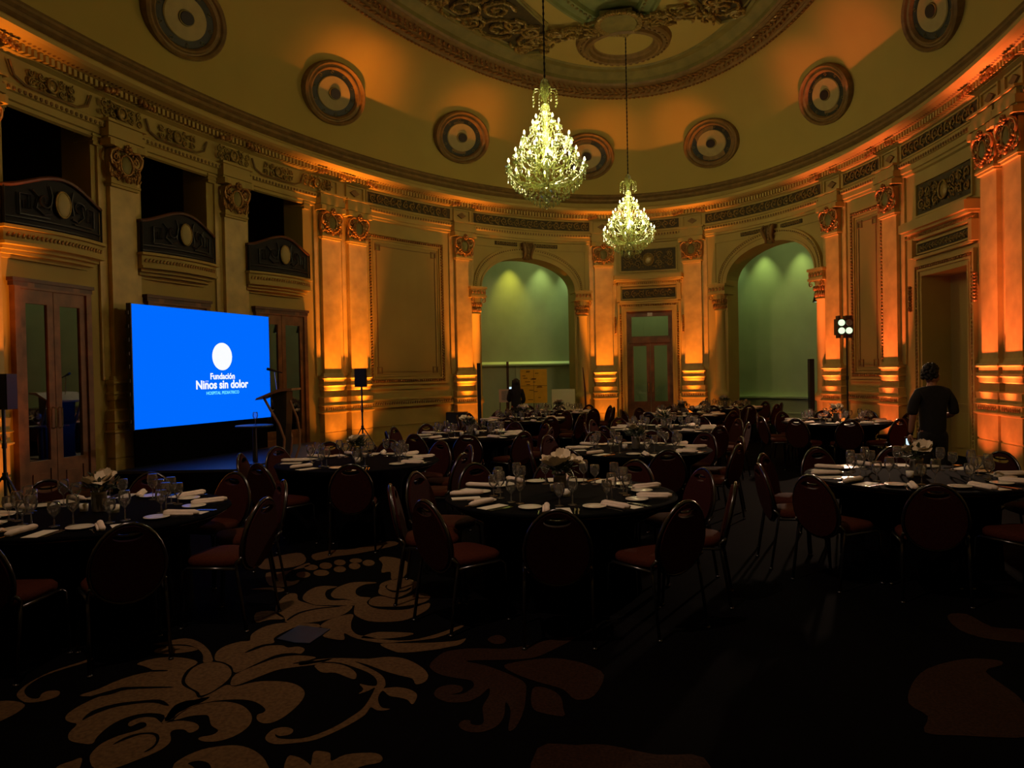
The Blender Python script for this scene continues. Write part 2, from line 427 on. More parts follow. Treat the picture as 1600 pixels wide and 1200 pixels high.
for p, a in ellipse_row(5.34, 9.30, .16):
    mb.ell(p, (.05, .035, .05), 6, 3, Matrix.Rotation(a, 3, 'Z'))
tag(mb.build('egg_row', 'rib_olive', g), kind='stuff')
# scrolled panels, cartouche and the round medallion at the far end
def leaf_scroll(mb, cx, cy, z, R, turns, dirn, a0, leaf=.10, dens=1.):
    st = int(26*turns*dens)
    for i in range(st):
        q = i/st; a = a0+dirn*2*pi*turns*q; rad = R*(1-q*.88)
        p = (cx+rad*cos(a), cy+rad*sin(a), z-.03-.03*random.random())
        mb.ell(p, (leaf*(1-.5*q), leaf*.28, .05), 5, 3, Matrix.Rotation(a+pi/2*dirn+random.uniform(-.7, .7), 3, 'Z'))
for sx in (-1, 1):
    outl = [(sx*1.55, 6.15), (sx*2.05, 7.45), (sx*2.55, 7.30), (sx*3.35, 5.2), (sx*3.72, 3.0), (sx*2.9, 2.4), (sx*2.0, 3.6)]
    mb = MB(); mb.tube([(a, b, 9.32) for a, b in outl], .06, 6, closed=True); mb.tube([(a*1.02, b*1.004+.02, 9.33) for a, b in outl], .03, 5, closed=True)
    mb.build('panel_frame', 'rib_olive', ceil)
    mb = MB(); mb.add([(a, b, 9.325) for a, b in outl], [tuple(range(len(outl)))]); mb.build('scroll_ground', 'dark_frieze', ceil)
    mb = MB()
    for (cx, cy, R, d) in ((2.15, 6.75, .42, 1), (2.55, 5.85, .48, -1), (2.95, 4.8, .5, 1), (3.15, 3.7, .5, -1), (2.2, 5.9, .3, 1), (2.55, 4.4, .35, -1), (1.95, 6.3, .25, 1), (1.85, 6.75, .25, -1), (2.4, 7.1, .2, 1), (3.0, 5.4, .3, 1), (3.3, 4.3, .25, -1), (2.3, 5.1, .35, 1), (2.6, 3.4, .35, 1)):
        leaf_scroll(mb, sx*cx, cy, 9.33, R, 1.8, d*sx, random.random()*6, .12)
    tag(mb.build('scroll_relief', 'bronze', ceil), kind='stuff')
mb = MB(); mx, my = -.12, 7.62
MP = [(1.10, 9.34), (1.07, 9.24), (1.02, 9.20), (.96, 9.19), (.90, 9.21), (.88, 9.15), (.83, 9.12), (.79, 9.14), (.77, 9.22), (.72, 9.24), (.70, 9.29), (.66, 9.31)]
for (r0, z0), (r1, z1) in zip(MP, MP[1:]):
    k = 40; mb.add([(mx+r0*cos(2*pi*i/k), my+r0*sin(2*pi*i/k), z0) for i in range(k)]+[(mx+r1*cos(2*pi*i/k), my+r1*sin(2*pi*i/k), z1) for i in range(k)],
                   [(i, (i+1) % k, k+(i+1) % k, k+i) for i in range(k)])
med = mb.build('medallion', 'rib_brown', ceil)
mb = MB(); mb.add([(mx+.67*cos(2*pi*i/40), my+.67*sin(2*pi*i/40), 9.30) for i in range(40)], [tuple(range(40))]); mb.build('medallion_disc', 'dome_paint', med)
mb = MB()
for i in range(40): a = 2*pi*i/40; mb.ell((mx+.98*cos(a), my+.98*sin(a), 9.18), (.05, .03, .025), 5, 3, Matrix.Rotation(a+pi/2, 3, 'Z'))
tag(mb.build('medallion_beads', 'rib_brown', med), kind='stuff')
mb = MB(); mb.prism([(-.32, 5.95), (.34, 6.05), (.38, 6.45), (.28, 6.8), (0, 6.9), (-.34, 6.75), (-.42, 6.35)], 9.16, 9.3, 'xy')
mb.build('cartouche', 'rib_olive', ceil)
mb = MB()
for sx in (-1, 1):
    for i in range(90):
        q = i/90; x = sx*(.4+1.55*q); y = 6.45+.15*sin(q*5)+q*.9*(q > .6)*(q-.55)*2+random.uniform(-.28, .28)
        mb.ell((x, y, 9.24-.05*random.random()), (.11, .035, .05), 5, 3, Matrix.Rotation(random.uniform(0, pi), 3, 'Z'))
for i in range(60):
    a = 2*pi*i/60; mb.ell((.45*cos(a), 6.42+.52*sin(a), 9.18), (.09, .035, .05), 5, 3, Matrix.Rotation(a+random.uniform(-.5, .5), 3, 'Z'))
tag(mb.build('cartouche_foliage', 'bronze', ceil), kind='stuff')
# roof lid above everything so no light leaks in
mb = MB(); mb.box(-14, 14, -15, 18, 9.9, 10.0); tag(mb.build('roof', 'void'), kind='structure')
# oculi in the cove
OC = [-14.42, -10.50, -6.34, -2.15, 1.86, 5.94, 9.90]
def cove_pt(s, c):   # c = arc length above the springing
    L = 0; 
    for (e0, z0), (e1, z1) in zip(COVE, COVE[1:]):
        l = hypot(e1-e0, z1-z0)
        if L+l >= c or (e1, z1) == COVE[-1]:
            q = (c-L)/l; return e0+(e1-e0)*q, z0+(z1-z0)*q, (e1-e0)/l, (z1-z0)/l
        L += l
for i, s0 in enumerate(OC):
    win = link('window_%d' % (i+1), None); tag(win, kind='structure')
    ce, cz, de, dz = cove_pt(s0, 1.06)
    def P(a, rx, ry, h):
        # tilted disc tangent to the cove: x along the wall, y up the cove, h out of it
        x, y = rx*cos(a), ry*sin(a); return W(s0+x, ce+y*de+h*dz, cz+y*dz-h*de)
    def disc(rs, m, name, par, nn=36):
        mb = MB()
        for (r0, h0), (r1, h1) in zip(rs, rs[1:]):
            q = []; 
            for r, h in ((r0, h0), (r1, h1)):
                rx, ry = (.89*r, .64*r); q += [P(2*pi*k/nn, rx, ry, h) for k in range(nn)]
            mb.add(q, [(k, (k+1) % nn, nn+(k+1) % nn, nn+k) for k in range(nn)])
        if rs[-1][0] > 0.001:
            r, h = rs[-1]; mb.add([P(2*pi*k/nn, .93*r, .66*r, h) for k in range(nn)], [tuple(range(nn))])
        return mb.build(name, m, par)
    fr = disc([(1.0, -.05), (1.0, .14), (.95, .17), (.90, .14), (.88, .10), (.84, .10), (.80, .13), (.76, .12), (.72, .07), (.72, .05)], 'rib_brown', 'window_frame', win)
    disc([(.72, .06), (.70, .055), (.54, .055)], 'teal_ring', 'patterned_ring', win)
    disc([(.54, .065), (.52, .085), (.20, .085)], 'cream_oval', 'iris_disc', win)
    disc([(.20, .09), (.19, .11), (.16, .11)], 'rib_olive', 'centre_rim', win)
    disc([(.165, .112), (.155, .125)], 'iron', 'centre_boss', win)
    mb = MB()
    for k in range(10):
        a = 2*pi*k/10; c0 = P(a, .93*.63, .66*.63, .065)
        pts = [P(a, .93*.63, .66*.63, .065)+Vector((0, 0, 0))+(P(a+da, .93*(.63+dr), .66*(.63+dr), .065)-c0) for da, dr in ((0, .05), (.07, 0), (0, -.05), (-.07, 0))]
        mb.tube(pts, .006, 4, closed=True)
    mb.build('ring_pattern', 'rib_olive', win)
# ------------------------------------------------------------------ pilasters
def cap_meshes():
    g = MB(); 
    for sx in (-1, 1):
        g.spiral((sx*.20, .20, .37), .115, 1.6, .022, -sx, pi/2, 5)
        g.tube([(sx*.08, .21, .50), (sx*.2, .24, .51), (sx*.30, .22, .45), (sx*.31, .2, .36), (sx*.27, .19, .27), (sx*.2, .19, .22)], [.02, .028, .026, .024, .02, .012], 5)
        for k in range(3): g.ell((sx*(.12+.07*k), .16, .10+.03*k), (.035, .035, .07), 6, 4)
        g.ell((sx*.29, .16, .2), (.03, .03, .09), 6, 4)
    for k in range(11):
        q = k/10*2-1; g.ell((q*.23, .21+.03*(1-q*q), .085+.16*q*q), (.028, .028, .028), 6, 4)
    for k in range(8):
        a = 2*pi*k/8; g.ell((.055*cos(a), .25, .525+.055*sin(a)), (.026, .03, .026), 6, 4)
    g.ell((0, .27, .525), (.03, .03, .03), 6, 4)
    rr_ = random.Random(9)
    for sx in (-1, 1):
        for k in range(22):
            x = rr_.uniform(.10, .30); z = rr_.uniform(.06, .50)
            g.ell((sx*x, .165+rr_.random()*.035, z), (.018, .02, .042), 5, 3, Matrix.Rotation(sx*rr_.uniform(-.3, 1.3), 3, 'Y'))
    g.ell((0, .22, .06), (.045, .04, .055), 6, 4)
    g.tube([(.125*cos(a), .205, .29+.155*sin(a)) for a in [2*pi*k/18 for k in range(18)]], .018, 5, closed=True)
    for sx in (-1, 1):
        for k in range(5): g.ell((sx*(.14+.012*k), .19, .22+.055*k), (.02, .03, .035), 5, 3)
    sh = MB(); sh.ell((0, .18, .29), (.115, .045, .145), 12, 8)
    return g.mesh('capital', 'gold', True), sh.mesh('shield', 'rib_olive', True)
CAPM, SHM = cap_meshes()
def cap_block():
    b = MB()
    b.box(-.29, .29, 0, .19, 4.74, 4.775); b.box(-.27, .27, 0, .165, 4.70, 4.74)
    b.box(-.25, .25, 0, .15, 4.775, 5.28)
    b.prism([(-.36, 0), (-.36, .27), (-.30, .28), (-.18, .235), (0, .22), (.18, .235), (.30, .28), (.36, .27), (.36, 0)], 5.30, 5.40, 'xy')
    b.box(-.33, .33, 0, .20, 5.40, 5.44); b.box(-.36, .36, 0, .24, 5.44, 5.56); b.box(-.33, .33, 0, .21, 5.56, 5.66); b.box(-.38, .38, 0, .26, 5.66, 5.70)
    return b
CBM = cap_block().mesh('capital_block', 'plaster')
def shaft_mesh():
    b = MB()
    b.box(-.40, .40, -.02, .045, 1.72, 5.4); b.box(-.25, .25, 0, .12, 1.75, 4.72)
    return b.mesh('pilaster', 'marble')
def base_mesh():
    b = MB()
    prof = [(.125, 1.78), (.14, 1.71), (.17, 1.70), (.18, 1.67), (.17, 1.65), (.145, 1.645), (.145, 1.54), (.165, 1.53), (.175, 1.505), (.165, 1.485),
            (.15, 1.48), (.15, 1.41), (.12, 1.39), (.12, 1.27), (.18, 1.25), (.17, 1.10), (.195, 1.085), (.205, 1.07), (.17, 1.05), (.17, .95), (.205, .93), (.205, .91), (.165, .89),
            (.165, .52), (.15, .51), (.15, .49), (.165, .48), (.165, .15), (.20, .13), (.20, 0)]
    for (e0, z0), (e1, z1) in zip(prof, prof[1:]):
        h0, h1 = e0+.16, e1+.16
        b.add([(-h0, -.02, z0), (-h0, e0, z0), (h0, e0, z0), (h0, -.02, z0), (-h1, -.02, z1), (-h1, e1, z1), (h1, e1, z1), (h1, -.02, z1)],
              [(0, 1, 5, 4), (1, 2, 6, 5), (2, 3, 7, 6)])
    b.add([(-.285, 0, 1.78), (-.285, .125, 1.78), (.285, .125, 1.78), (.285, 0, 1.78)], [(0, 1, 2, 3)])
    return b.mesh('pedestal', 'marble')
SHAFTM, BASEM = shaft_mesh(), base_mesh()
b = MB()
for k in range(9): b.ell((-.26+.065*k, .175, 1.0), (.022, .02, .035), 5, 3)
BANDM = b.mesh('leaf_band', 'gold', True)
for s0 in PIL+PIER:
    f = frame_at(s0, 0, 0); par = wall_of(s0)
    pl = link('pilaster', SHAFTM, par); pl.matrix_world = f
    lit = s0 in PIL
    for nm, me, off in (('capital', CAPM, (0, 0, 4.775)), ('shield', SHM, (0, 0, 4.775)), ('capital_block', CBM, (0, 0, 0)), ('pedestal', BASEM, (0, 0, 0)), ('leaf_band', BANDM, (0, 0, 0))):
        o = link(nm, me, pl); o.location = off
# ------------------------------------------------------------------ wall ornament helpers (drawn in wall coordinates)
def rframe(mb, a, b, z0, z1, wd, e0, e1):
    mb.wbox(a, b, e0, e1, z1-wd, z1); mb.wbox(a, b, e0, e1, z0, z0+wd)
    mb.wbox(a, a+wd, e0, e1, z0+wd, z1-wd); mb.wbox(b-wd, b, e0, e1, z0+wd, z1-wd)
def beads(mb, a, b, z0, z1, r, step, e, inset=0):
    a += inset; b -= inset; z0 += inset; z1 -= inset
    n = max(2, int((b-a)/step))
    for i in range(n+1):
        x = a+(b-a)*i/n; mb.ell((x, e, z0), (r, r, r), 5, 3); mb.ell((x, e, z1), (r, r, r), 5, 3)
    n = max(2, int((z1-z0)/step))
    for i in range(1, n):
        z = z0+(z1-z0)*i/n; mb.ell((a, e, z), (r, r, r), 5, 3); mb.ell((b, e, z), (r, r, r), 5, 3)
def rinceau(mb, a, b, z0, z1, e):
    h = z1-z0; R = h*.40; per = R*2.15; n = max(1, round((b-a)/per)); per = (b-a)/n; zc = (z0+z1)/2
    for i in range(n):
        d = 1 if i % 2 else -1; c = a+per*(i+.5)
        mb.spiral((c, e+.01, zc), R, 1.4, h*.075, d, pi/2*d, 4, 14)
        mb.ell((c, e, zc), (h*.08, h*.08, h*.08), 5, 3)
        for k in range(5):
            aa = random.random()*6.28; mb.ell((c+R*.95*cos(aa), e+.01, zc+R*.95*sin(aa)), (h*.15, h*.06, h*.07), 5, 3, Matrix.Rotation(-(aa+.9), 3, 'Y'))
def relief(mb, a, b, z0, z1, e, dens=1.):
    cx, cz, hw, hh = (a+b)/2, (z0+z1)/2, (b-a)/2, (z1-z0)/2
    mb.tube([(cx+hh*.55*cos(q), e+.02, cz+hh*.62*sin(q)) for q in [2*pi*k/16 for k in range(16)]], .022, 5, closed=True)
    mb.ell((cx, e, cz), (hh*.5, .03, hh*.56), 10, 6)
    for sx in (-1, 1):
        nsp = max(1, int((hw-hh*.6)/(hh*.75)))
        for k in range(nsp):
            c = cx+sx*(hh*.6+(hw-hh*.6)*(k+.5)/nsp)
            for sz in (-1, 1):
                mb.spiral((c, e+.01, cz+sz*hh*.42), hh*.38, 1.5, .018, sx*sz, random.random()*6, 4, 14)
        for k in range(int(34*dens)):
            x = cx+sx*random.uniform(hh*.55, hw*.94); z = cz+random.uniform(-.85, .85)*hh
            mb.ell((x, e+random.uniform(0, .02), z), (hh*.15, .02, hh*.05), 5, 3, Matrix.Rotation(random.uniform(0, 3.1), 3, 'Y'))
# friezes between the pilasters
spans = [(-9.57, -6.10), (-6.10, -1.60), (-1.60, 1.03), (1.03, 5.60), (5.60, 7.65), (7.65, 10.98)]
for a, b in spans:
    mb = MB(); rframe(mb, a+.36, b-.36, 5.72, 6.04, .03, .06, .085); mb.wall().build('frieze_frame', 'plaster', ent)
    mb = MB(); mb.wbox(a+.39, b-.39, .055, .066, 5.75, 6.01); mb.wall().build('frieze_ground', 'dark_frieze', ent)
    mb = MB(); rinceau(mb, a+.45, b-.45, 5.76, 6.0, .08); mb.wall().build('scroll_relief', 'bronze', ent, True)
for s0 in PIL+PIER:
    mb = MB(); rframe(mb, s0-.28, s0+.28, 5.72, 6.04, .03, .06, .10); mb.wall().build('frieze_frame', 'plaster', ent)
    mb = MB(); mb.prism([(s0-.14, 5.88), (s0, 5.96), (s0+.14, 5.88), (s0, 5.80)], .06, .10); mb.wall().build('diamond', 'rib_brown', ent)
    mb = MB()
    for sx in (-1, 1):
        for k in range(6): mb.ell((s0+sx*(.22+.05*k), .30+.02*(k % 2), 6.13-.012*k), (.035, .04, .05), 6, 3)
    mb.wall().build('leaf_cluster', 'gold', cor, True)
for i, (a, b) in enumerate(OPEN):      # carved lintels over the balconies
    mb = MB(); relief(mb, (a+b)/2-.42, (a+b)/2+.42, 5.72, 6.02, .09, .5); mb.wall().build('lintel_cartouche', 'bronze', ent, True)
    mb = MB(); mb.tube([(a+.05, .1, 5.98), (a+.12, .1, 5.80), (a+.3, .1, 5.72), (b-.3, .1, 5.72), (b-.12, .1, 5.80), (b-.05, .1, 5.98)], .02, 5)
    mb.wall().build('lintel_scroll', 'rib_brown', ent)
    mb = MB(); mb.wbox(a-.16, a-.0, -.1, .06, 5.28, 5.62); mb.wbox(b, b+.16, -.1, .06, 5.28, 5.62)
    for k in range(4): mb.wbox(a-.18, a+.02, -.3, .07+.01*k, 5.33+.075*k, 5.36+.075*k); mb.wbox(b-.02, b+.18, -.3, .07+.01*k, 5.33+.075*k, 5.36+.075*k)
    mb.wall().build('jamb_capital', 'plaster', wall_left)
for s0 in [-18.0]+PIER+[-10.75]:
    mb = MB(); relief(mb, s0-.42, s0+.42, 5.72, 6.03, .13, .6); mb.wall().build('frieze_cartouche', 'bronze', ent, True)
# dado rail along the walls
for (a, b, par) in ((-9.2, -6.5, wall_back), (6.0, 7.25, wall_right), (-.0, .0, None)):
    if par is None: continue
    mb = MB(); mb.wbox(a, b, 0, .07, .93, .97); mb.wbox(a, b, 0, .05, .97, 1.10); mb.wbox(a, b, 0, .08, 1.10, 1.14)
    mb.wbox(a, b, 0, .04, 1.36, 1.40); mb.wbox(a, b, 0, .05, 0, .14); mb.wbox(a, b, 0, .02, .48, .50); mb.wall().build('dado_rail', 'plaster', par)
    mb = MB(); q = a+.03
    while q < b: mb.ell((q, .06, 1.035), (.03, .02, .045), 5, 3, Matrix.Rotation(.6, 3, 'Y')); q += .075
    tag(mb.wall().build('dado_leaves', 'rib_brown', par, True), kind='stuff')
for (a, b) in ((10.4, 10.7), (12.0, 14)):
    mb = MB(); mb.wbox(a, b, 0, .07, .93, .97); mb.wbox(a, b, 0, .05, .97, 1.10); mb.wbox(a, b, 0, .08, 1.10, 1.14); mb.wbox(a, b, 0, .06, 1.5, 1.56); mb.wbox(a, b, 0, .08, 1.64, 1.68)
    mb.wbox(a, b, 0, .05, 0, .18); mb.wall().build('dado_rail', 'plaster', wall_right)
# framed wall panels
for (a, b, z0, z1, i, par) in ((-9.19, -6.68, 1.48, 5.10, .20, wall_back), (6.12, 7.34, 1.42, 5.14, .20, wall_right)):
    root = MB(); rframe(root, a, b, z0, z1, .05, 0, .05); rframe(root, a+.13, b-.13, z0+.13, z1-.13, .03, 0, .045); rframe(root, a+.2, b-.2, z0+.2, z1-.2, .02, 0, .03)
    rt = root.wall().build('panel_frame', 'plaster', par)
    mb = MB(); beads(mb, a, b, z0, z1, .034, .07, .04, .09); tag(mb.wall().build('leaf_border', 'gold', rt, True), kind='stuff')
    mb = MB(); mb.wbox(a+.22, b-.22, 0, .012, z0+.22, z1-.22); mb.wall().build('panel_field', 'panel_paint', rt)
    mb = MB(); j = .30
    rframe(mb, a+j, b-j, z0+j, z1-j, .015, .01, .03)
    for x in (a+j+.05, b-j-.05):
        for z in (z0+j+.05, z1-j-.05): rframe(mb, x-.08, x+.08, z-.08, z+.08, .02, .01, .035)
    mb.wall().build('panel_fillet', 'rib_brown', rt)
# arches
for (c, hw, zs, rise) in ARCH:
    def path(dh, n=30): return [(c-(hw+dh)*cos(pi*k/n), zs+(rise+dh*1.15)*(sin(pi*k/n))**.9) for k in range(n+1)]
    mb = MB()
    for d0, d1, e0, e1 in ((0, .05, 0, .07), (.05, .13, 0, .045), (.13, .17, 0, .075), (.17, .24, 0, .055), (.24, .27, 0, .09)):
        p0, p1 = path(d0), path(d1); n = len(p0)
        vs = [(x, e, z) for pp, e in ((p0, e0), (p0, e1), (p1, e1), (p1, e0)) for x, z in pp]
        mb.add(vs, [(k*n+i, k*n+i+1, (k+1)*n+i+1, (k+1)*n+i) for k in range(3) for i in range(n-1)])
    arc = mb.wall().build('archivolt', 'plaster', wall_back)
    mb = MB()
    for x, z in path(.205, 70): mb.ell((x, .06, z), (.022, .02, .022), 5, 3)
    mb.wall().build('archivolt_beads', 'rib_brown', arc, True)
    mb = MB(); zk = zs+rise
    for sx in (-1, 1):
        mb.tube([(c+sx*.15, .14, zk+.40), (c+sx*.17, .22, zk+.30), (c+sx*.11, .2, zk+.16), (c+sx*.10, .14, zk+.04), (c+sx*.14, .1, zk-.03)], [.035, .05, .045, .035, .03], 6)
        mb.spiral((c+sx*.13, .2, zk+.34), .07, 1.3, .016, sx, pi/2, 4)
    mb.prism([(c-.15, zk+.42), (c+.15, zk+.42), (c+.08, zk-.05), (c-.08, zk-.05)], 0, .12)
    for k in range(4): mb.ell((c, .15, zk+.06+.08*k), (.05, .03, .035), 6, 4)
    mb.wall().build('keystone', 'rib_brown', arc, True)
    mb = MB()
    for sx in (-1, 1):
        x0, x1 = sorted((c+sx*.28, c+sx*1.0)); mb.wbox(x0, x1, 0, .03, 5.24, 5.34)
    mb.wall().build('spandrel_tablet', 'dark_frieze', arc)
    mb = MB()
    for sx in (-1, 1):
        x0, x1 = sorted((c+sx*.3, c+sx*.97)); rinceau(mb, x0, x1, 5.245, 5.335, .04)
    mb.wall().build('tablet_scrolls', 'bronze', arc, True)
    mb = MB()
    for sx in (-1, 1):     # raised border of the spandrels
        xo = c+sx*(hw+.36); mb.wbox(min(xo, xo-sx*.03), max(xo, xo-sx*.03), 0, .03, 4.1, 5.18)
        xa, xb = sorted((xo, c+sx*.75)); mb.wbox(xa, xb, 0, .03, 5.17, 5.20)
    mb.wall().build('spandrel_border', 'plaster', arc)
    for sx in (-1, 1):
        x = c+sx*(hw+.22)
        fm = frame_at(x, 0, 0)
        mb = MB(); mb.lathe([(.20, 0), (.20, .14), (.17, .16), (.17, .9), (.22, .92), (.22, 1.05), (.19, 1.08), (.165, 1.12), (.155, 1.2), (.15, 2.2), (.14, 3.28), (.17, 3.30), (.17, 3.33)], 20)
        col = mb.build('column', 'plaster_pale', wall_back, True); col.matrix_world = fm
        mb = MB(); mb.box(-.27, .27, -.3, .24, 3.97, 4.03); mb.box(-.24, .24, -.3, .21, 3.80, 3.97); mb.box(-.26, .26, -.3, .23, 3.74, 3.80); mb.lathe([(.14, 3.33), (.15, 3.55), (.20, 3.74)], 12)
        mb.build('impost', 'plaster', col)
        mb = MB()
        for k in range(5): mb.ell((-.2+.1*k, .22, 3.885), (.04, .02, .055), 6, 4)
        for k in range(12):
            a = pi*k/11; mb.ell((.17*cos(a), .17*sin(a), 3.42), (.035, .035, .07), 5, 4); 
            if k < 11: a += pi/22; mb.ell((.2*cos(a), .2*sin(a), 3.56), (.03, .03, .06), 5, 4)
        for q in (-1, 1): mb.spiral((q*.17, .2, 3.66), .075, 1.3, .018, -q, pi/2, 4)
        mb.build('impost_foliage', 'gold', col, True)
# far doorway with its stone surround
def surround(dc, hw, ztop, par, fr_z, c_z, p_z, wide):
    """casing, leafy border, carved frieze, hood and relief panel over a doorway"""
    mb = MB(); 
    for d, ww, e1 in ((0, .05, .05), (.05, .05, .03), (.10, .04, .06), (.20, .05, .07)):
        a, b = dc-hw-d-ww, dc+hw+d+ww
        mb.wbox(a, b, 0, e1, ztop+d, ztop+d+ww); mb.wbox(a, a+ww, 0, e1, 0, ztop+d); mb.wbox(b-ww, b, 0, e1, 0, ztop+d)
    root = mb.wall().build('door_surround', 'plaster', par)
    mb = MB(); n = int(ztop/.07)
    for i in range(n):
        for sx in (-1, 1): mb.ell((dc+sx*(hw+.17), .05, .07*i+.05), (.03, .025, .03), 5, 3)
    n = int((2*hw+.4)/.07)
    for i in range(n): mb.ell((dc-hw-.2+.07*i, .05, ztop+.17), (.028, .025, .03), 5, 3)
    tag(mb.wall().build('leaf_border', 'gold', root, True), kind='stuff')
    mb = MB(); f0, f1 = fr_z
    rframe(mb, dc-wide, dc+wide, f0, f1, .03, 0, .05); mb.wbox(dc-wide-.05, dc+wide+.05, 0, .09, f0-.08, f0-.03)
    h0, h1 = c_z
    W2 = wide+.22
    mb.wbox(dc-W2+.12, dc+W2-.12, 0, .10, h0-.12, h0); mb.wbox(dc-W2+.04, dc+W2-.04, 0, .20, h0, h0+.05); mb.wbox(dc-W2, dc+W2, 0, .27, h0+.05, h1-.03); mb.wbox(dc-W2+.03, dc+W2-.03, 0, .22, h1-.03, h1)
    for sx in (-1, 1): mb.wbox(dc+sx*(wide+.08)-.06, dc+sx*(wide+.08)+.06, 0, .12, f0-.05, h0-.1)
    mb.wall().build('hood', 'plaster', root)
    mb = MB(); mb.wbox(dc-wide+.03, dc+wide-.03, 0, .015, f0+.03, f1-.03); q0, q1 = p_z; mb.wbox(dc-wide+.02, dc+wide-.02, 0, .015, q0, q1)
    mb.wall().build('relief_ground', 'dark_frieze', root)
    mb = MB(); rinceau(mb, dc-wide+.07, dc+wide-.07, f0+.05, f1-.05, .03)
    for i in range(int(2*W2/.06)): mb.ell((dc-W2+.06*i, .11, h0-.05), (.022, .03, .03), 5, 3)
    tag(mb.wall().build('hood_carving', 'bronze', root, True), kind='stuff')
    mb = MB(); relief(mb, dc-wide+.05, dc+wide-.05, q0+.02, q1-.02, .03, 1.6); tag(mb.wall().build('relief_panel', 'bronze', root, True), kind='stuff')
    mb = MB(); rframe(mb, dc-wide-.03, dc+wide+.03, q0-.05, q1+.05, .04, 0, .05); mb.wall().build('relief_frame', 'plaster', root)
    for sx in (-1, 1):
        mb = MB()
        for k in range(9): mb.ell((dc+sx*(hw+.33), .09, ztop-.62+.055*k), (.035, .045, .035), 6, 4)
        mb.wall().build('side_drop', 'gold', root, True)
    return root
surround(DC, .66, 3.42, wall_back, (3.76, 4.10), (4.27, 4.47), (4.60, 5.20), .80)
surround(9.38, .75, 3.38, wall_right, (3.80, 4.03), (4.20, 4.44), (4.56, 5.12), .92)
def wood_door(name, a, b, ztop, transom, glassm, e=-.12, glz=(.79, 2.48), depth=.06):
    d = link(name, None); tag(d, kind='structure'); w = b-a; c = (a+b)/2
    mb = MB(); rframe(mb, a, b, -.02, ztop, .09, e-.05, e+.06); mb.wall().build('door_frame', 'wood', d)
    leaf_top = transom[0] if transom else ztop-.09
    if transom:
        t0, t1 = transom; mb = MB(); mb.wbox(a+.09, b-.09, e-.04, e+.08, t0, t0+.14); mb.wall().build('transom_bar', 'wood', d)
        mb = MB(); rframe(mb, a+.09, b-.09, t0+.14, ztop-.09, .06, e-.03, e+.03); mb.wall().build('transom_sash', 'wood', d)
        mb = MB(); mb.wbox(a+.14, b-.14, e-.005, e+.005, t0+.19, ztop-.14); mb.wall().build('transom_pane', glassm, d)
    for q0, q1, sx in ((a+.09, c-.005, 1), (c+.005, b-.09, -1)):
        mb = MB(); st = .10
        mb.wbox(q0, q0+st, e-.03, e+.03, .01, leaf_top); mb.wbox(q1-st, q1, e-.03, e+.03, .01, leaf_top)
        mb.wbox(q0+st, q1-st, e-.03, e+.03, glz[1], leaf_top); mb.wbox(q0+st, q1-st, e-.03, e+.03, glz[0]-.12, glz[0]); mb.wbox(q0+st, q1-st, e-.03, e+.03, .01, .14)
        mb.wbox(q0+st, q1-st, e-.015, e+.015, .14, glz[0]-.12); mb.wbox(q0+st+.05, q1-st-.05, e-.02, e+.03, .2, glz[0]-.18)
        lf = mb.wall().build('door_leaf', 'wood', d)
        mb = MB(); mb.wbox(q0+st-.01, q1-st+.01, e-.004, e+.004, glz[0], glz[1]); mb.wall().build('glass_pane', glassm, lf)
        hx = q1-.05 if sx == 1 else q0+.05
        mb = MB(); mb.tube([(hx, e+.03, 1.05), (hx, e+.08, 1.07), (hx, e+.08, 1.33), (hx, e+.03, 1.35)], .012, 6); mb.wall().build('pull_handle', 'steel', lf)
    return d
wood_door('door_1', -.93, .39, 3.42, (2.50, 3.3), 'door_glass', e=-.15, glz=(.80, 2.42))
mb = MB(); mb.wbox(DC-.06, DC+.08, -.09, -.06, 3.28, 3.38); tag(mb.wall().build('exit_sign', 'white_sign'), 'small white sign box on the transom of the glazed door between the arches', 'sign')
for i, (a, b) in enumerate([(-17.41, -16.13), (-15.02, -13.64), (-12.49, -11.09)]):
    wood_door('door_%d' % (i+2), a, b, 3.06, None, 'mirror_glass', e=.03, glz=(.62, 2.78))
    mb = MB(); mb.wbox(a-.04, b+.04, 0, .11, 3.06, 3.11); mb.wbox(a-.02, b+.02, 0, .09, 3.0, 3.06); mb.wall().build('door_hood', 'wood_dark', wall_left)
